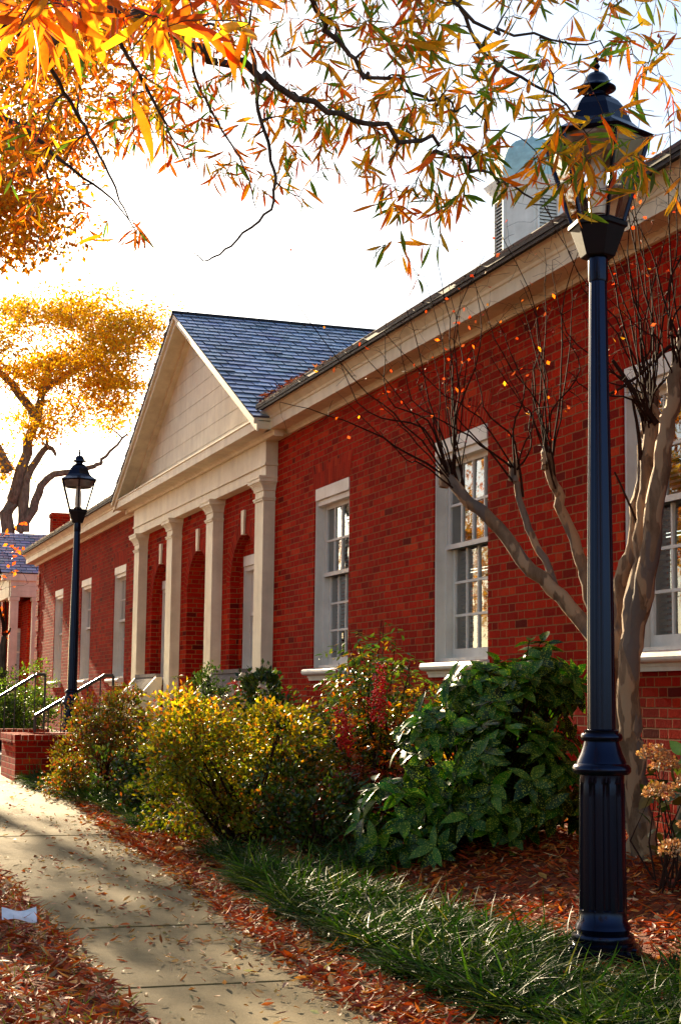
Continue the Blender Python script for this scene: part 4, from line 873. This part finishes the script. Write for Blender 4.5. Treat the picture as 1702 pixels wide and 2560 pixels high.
n = len(g); loc(leaves("foliage", np.array(g), rdir(n)+[0, 0, -.2], unit(rng.normal(size=(n, 3))+[0, 0, 1]), rng.uniform(.08, .13, n), rng.uniform(.045, .07, n), pal(n, [(.03, .07, .015), (.06, .11, .015), (.16, .14, .02)]), WAX, 4, .25, .2), hy); stems(hy, (4.35, 7.35, .1), tp+g[:12], .007)

# ------------------------------------------------------------------ liriope, litter
def bed_ok(x, y): return True
def blades(cnt, xy, r, L=(.22, .36)):
    n = len(xy); b = np.column_stack([xy, gz(xy[:, 0], xy[:, 1])]); az = r.uniform(0, 2*np.pi, n)
    d = np.column_stack([np.cos(az), np.sin(az), r.uniform(.6, 2.0, n)]); return b, d, n
rl = np.random.default_rng(101); cl_ = []
def clumps(poly, n):      # poly: list of (x0,x1,y) bands
    for _ in range(n):
        i = rl.integers(len(poly)-1); t = rl.random(); a, b = poly[i], poly[i+1]; y = a[2]+(b[2]-a[2])*t; x0 = a[0]+(b[0]-a[0])*t; x1 = a[1]+(b[1]-a[1])*t
        cl_.append((rl.uniform(x0, x1), y))
clumps([(2.56, 4.1, 4.6), (2.52, 3.9, 5.5), (2.50, 3.6, 6.2), (2.52, 3.24, 7.0), (2.54, 3.16, 8.1), (2.62, 3.05, 8.8), (2.70, 2.86, 9.4)], 420)
clumps([(2.74, 2.95, 9.6), (2.80, 2.98, 11)], 18); clumps([(2.9, 3.45, 9.3), (3.3, 3.9, 10.2)], 14); clumps([(2.72, 2.95, 12.3), (2.75, 3.0, 13.6), (2.72, 2.95, 15), (2.6, 2.9, 17), (2.5, 2.8, 18.1)], 130)
xy = []
for c in cl_: xy.append(np.array(c)+rl.normal(0, .06, (64, 2)))
xy = np.concatenate(xy); xy = xy[np.hypot(xy[:, 0]-3.38, xy[:, 1]-6.2) > .36]; b, d, n = blades(0, xy, rl)
lf = leaves("liriope_grass", b, d, np.tile([0, 0, 1.], (n, 1))+rl.normal(0, .3, (n, 3)), rl.uniform(.13, .25, n), rl.uniform(.006, .011, n), pal(n, [(.013, .040, .006), (.026, .066, .008), (.05, .10, .010), (.15, .17, .03)], [.38, .34, .18, .10], .25, rl), BLADE, 6, rl.uniform(.5, 1.1, n), .3, [.8, 1, 1, .95, .8, .5, .05])
tag(lf, kind="stuff")
rt = np.random.default_rng(111); pts = []
def lit(n, fx, y0, y1, pw=1.):
    y = y0+(y1-y0)*rt.random(n)**pw; x = fx(y, n); pts.append(np.column_stack([x, y]))
edge = lambda y: np.interp(y, [4, 5.5, 6.1, 7, 8.5, 10, 12.2, 15.6, 20], [2.2, 2.16, 2.1, 2.13, 2.25, 2.36, 2.42, 2.66, 2.70])
lit(9000, lambda y, n: SW0-.0-np.abs(rt.normal(0, .7, n))+rt.normal(0, .03, n), 4.8, 15, 1.4)                      # lawn strip left of the walk
lit(5200, lambda y, n: edge(y)+np.abs(rt.normal(0, .26, n))-rt.exponential(.05, n), 4.8, 12, 1.2); lit(4200, lambda y, n: edge(y)+np.abs(rt.normal(0, .2, n))-rt.exponential(.03, n), 11, 20)
lit(620, lambda y, n: rt.uniform(SW0, 2.6, n), 4.8, 20, 1.5); lit(260, lambda y, n: 1.75+rt.normal(0, .22, n)+.1*np.sin(y*3), 6.5, 11); lit(420, lambda y, n: edge(y)-rt.exponential(.2, n), 4.8, 14)
lit(9000, lambda y, n: rt.uniform(3.1, 5.3, n), 5.2, 10.5); lit(1500, lambda y, n: rt.uniform(2.6, 3.6, n), 4.5, 10)
pts = np.concatenate(pts); n = len(pts); on = (pts[:, 0] > SW0) & (pts[:, 0] < SW1); z = gz(pts[:, 0], pts[:, 1])+np.where(on, .005, .012)+rt.uniform(0, .022, n)*np.where(on, .35, 1)
a = rt.uniform(0, 2*np.pi, n); d = np.column_stack([np.cos(a), np.sin(a), rt.normal(0, .16, n)]); far = np.clip(pts[:, 1]/9, 1, 1.6)
walk = on & (pts[:, 0] < edge(pts[:, 1])-.04); ks = np.where(walk, .62, 1.)
lc = pal(n, [(.38, .050, .006), (.52, .10, .009), (.58, .22, .04), (.26, .03, .006), (.60, .38, .17)], [.32, .27, .15, .12, .14], .25, rt)
lc = np.where(walk[:, None], pal(n, [(.62, .44, .22), (.55, .28, .08), (.42, .08, .01), (.5, .14, .015)], [.42, .26, .16, .16], .25, rt), lc)
broad = np.where((rt.random(n) < .05) & ~walk, 2.2, 1.)
lt = leaves("fallen_leaves", np.column_stack([pts, z]), d, unit(rt.normal(0, .38, (n, 3))+[0, 0, 1]), rt.uniform(.03, .10, n)*ks, rt.uniform(.010, .021, n)*far*broad, lc, LITTER, 3, rt.uniform(-.5, .35, n), .45)
tag(lt, kind="stuff")
# tufts of lawn grass in the litter at left
n = 900; xy = np.column_stack([rt.uniform(.2, 1.28, n), rt.uniform(5, 10, n)]); b, d, n = blades(0, xy, rt)
tag(leaves("lawn_grass", b, d, rdir(n), rt.uniform(.04, .10, n), .004, pal(n, [(.10, .16, .02), (.18, .2, .02)]), BLADE, 3, .4, .2), kind="stuff")
# leaf drift in the roof valley
n = 700; u = rt.random(n)**1.5; xx = 4.95+rt.random(n)*.5; yy = 17.42-u*2.4*rt.uniform(.4, 1, n); zz = 4.56+(xx-4.95)*.6+rt.uniform(0, .09, n)*(1-u)
tag(leaves("roof_leaf_drift", np.column_stack([xx, yy, zz]), rdir(n)*[1, 1, .3], rdir(n)+[0, 0, 1.5], .07, .02, pal(n, [(.30, .06, .02), (.22, .05, .02), (.4, .15, .05)]), LITTER, 2, .1, .3), kind="stuff")
# scrap of paper
mb = MB(); q = [P(2, 2340, 7.75), P(88, 2336, 7.75)]; pc = (q[0]+q[1])/2; zp = float(gz(pc[0], pc[1]))+.035
o = np.array([(i/8, j/3) for j in range(4) for i in range(9)]); VV = [(pc[0]-.085+.17*u+.01*v, pc[1]-.05+.11*v, zp+.012*math.sin(5*u+2*v)+.045*v+(.01 if j == 0 else 0)) for j, (u, v) in enumerate(o)]
QQ = [[j*9+i, j*9+i+1, (j+1)*9+i+1, (j+1)*9+i] for j in range(3) for i in range(8)]
tag(fast_mesh("paper_scrap", VV, QQ, mat_simple("white_paper", (.80, .80, .82), .7), smooth=True), "crumpled white paper scrap lying on the leaves beside the sidewalk", "paper scrap")

# ------------------------------------------------------------------ neighbouring house
nh = empty("neighbour_house", (7.5, 45, .5), "blue slate roofed brick house with cream porch beyond the far end of the hall", "building"); NY = 43.0
def onY(x, y, Y): r_ = (x-851)/F0*_R-(y-1280)/F0*_U+_F; return np.array([0, 0, CH])+r_*Y/r_[1]
def npart(mb, name, mat, **kw): o = mb.build(name, mat, **kw); return loc(o, nh)
ea, eb = onY(5, 1431, NY), onY(100, 1433, NY); xl = onY(8, 1431, NY)[0]; ze = float(ea[2]); zt = onY(60, 1334, NY+2.2)[2]
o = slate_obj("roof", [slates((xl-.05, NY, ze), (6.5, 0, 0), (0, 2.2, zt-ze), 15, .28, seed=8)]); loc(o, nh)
mb = MB(); mb.poly([(xl-.05, NY+4.4, ze), (xl+6.45, NY+4.4, ze), (xl+6.45, NY+2.2, zt), (xl-.05, NY+2.2, zt)]); mb.box(xl, xl+6.4, NY+.05, NY+4.3, ze-.05, ze-.01); npart(mb, "rear_roof", TIN)
zb = float(onY(30, 1490, NY)[2]); zc = float(onY(30, 1492, NY)[2]); xc = onY(28, 1500, NY)[0]
mb = MB(); x0 = onY(30, 1460, NY)[0]; zA = float(onY(60, 1492, NY)[2])
mb.box(xl+.0, xl+6.4, NY+.02, NY+.3, ze-.2, ze-.012)
for i in range(3): h0 = zA+(ze-.2-zA)*i/3; mb.box(x0-.004*i, x0+6, NY+.06+.004*i, NY+.3, h0+.004, zA+(ze-.2-zA)*(i+1)/3)
mb.box(x0-.03, x0+.25, NY+.3, NY+2.6, zA, ze-.03); npart(mb, "porch_entablature", CREAM, bevel=.004)
for px_ in (32, 88):
    mb = MB(); xq = onY(px_, 1600, NY+.2)[0]; mb.box(xq-.11, xq+.11, NY+.08, NY+.3, .4, zA); mb.box(xq-.14, xq+.14, NY+.06, NY+.32, zA-.1, zA-.003); npart(mb, "porch_column", CREAM, bevel=.006)
mb = MB(); xw = onY(60, 1600, NY+2.6)[0]; mb.box(x0+.1, x0+6, NY+2.6, NY+2.9, .3, ze-.06); mb.box(x0+.62, x0+6, NY+1.2, NY+2.6, .3, zA-.01); npart(mb, "wall", BRICK)
mb = MB(); xq = onY(52, 1600, NY+2.55)[0]; mb.box(xq-.28, xq+.28, NY+2.56, NY+2.6, 1.2, 3.1); fr = npart(mb, "window", WHITE, bevel=.01)
mb = MB()
for i in range(2):
    for j in range(3): mb.box(xq-.22+i*.23, xq-.01+i*.23, NY+2.548, NY+2.558, 1.3+j*.58, 1.82+j*.58)
s = mb.build("pane", mat_simple("pale_pane", (.45, .5, .52), .15, .6)); s.parent = fr; s.matrix_parent_inverse = Matrix.Identity(4)
ca = onY(130, 1283, NY+3.2); cb_ = onY(175, 1283, NY+3.2); mb = MB(); mb.box(ca[0], cb_[0], NY+3.0, NY+3.5, 3, float(ca[2])-.12); mb.box(ca[0]-.03, cb_[0]+.03, NY+2.97, NY+3.53, float(ca[2])-.12, float(ca[2])); npart(mb, "chimney", BRICK)
# slim crape myrtle at the left edge
s2 = empty("small_tree", (*P(8, 1640, 27)[:2], .35), "slim bare tree with a few orange leaves at the left edge", "tree"); k2 = Skel(31); b0 = P(8, 1760, 27); b0[2] = .35
k2.limb([b0, P(8, 1660, 27), P(12, 1590, 27)], .07, .05); loc(k2.mb.build("trunk", BARKG), s2); k2.mb = MB()
for x, y in ((-10, 1480), (14, 1500), (28, 1570), (4, 1530)): k2.limb([P(12, 1590, 27), P((12+x)/2+3, (1590+y)/2, 27), P(x, y, 27)], .03, .012, 5)
tp = [P(rng.uniform(-30, 75), rng.uniform(1290, 1480), rng.uniform(26.5, 27.5)) for _ in range(34)]; k2.tie(tp, .003, .012, .05, 4, 3)
loc(k2.mb.build("twigs", TWIG), s2); n = 40; q = np.array([k2.n[i] for i in rng.integers(20, len(k2.n), n)]); loc(leaves("remaining_leaves", q, rdir(n), rdir(n), .10, .06, pal(n, [(.7, .10, .02), (.75, .2, .02)]), LEAF, 2), s2)
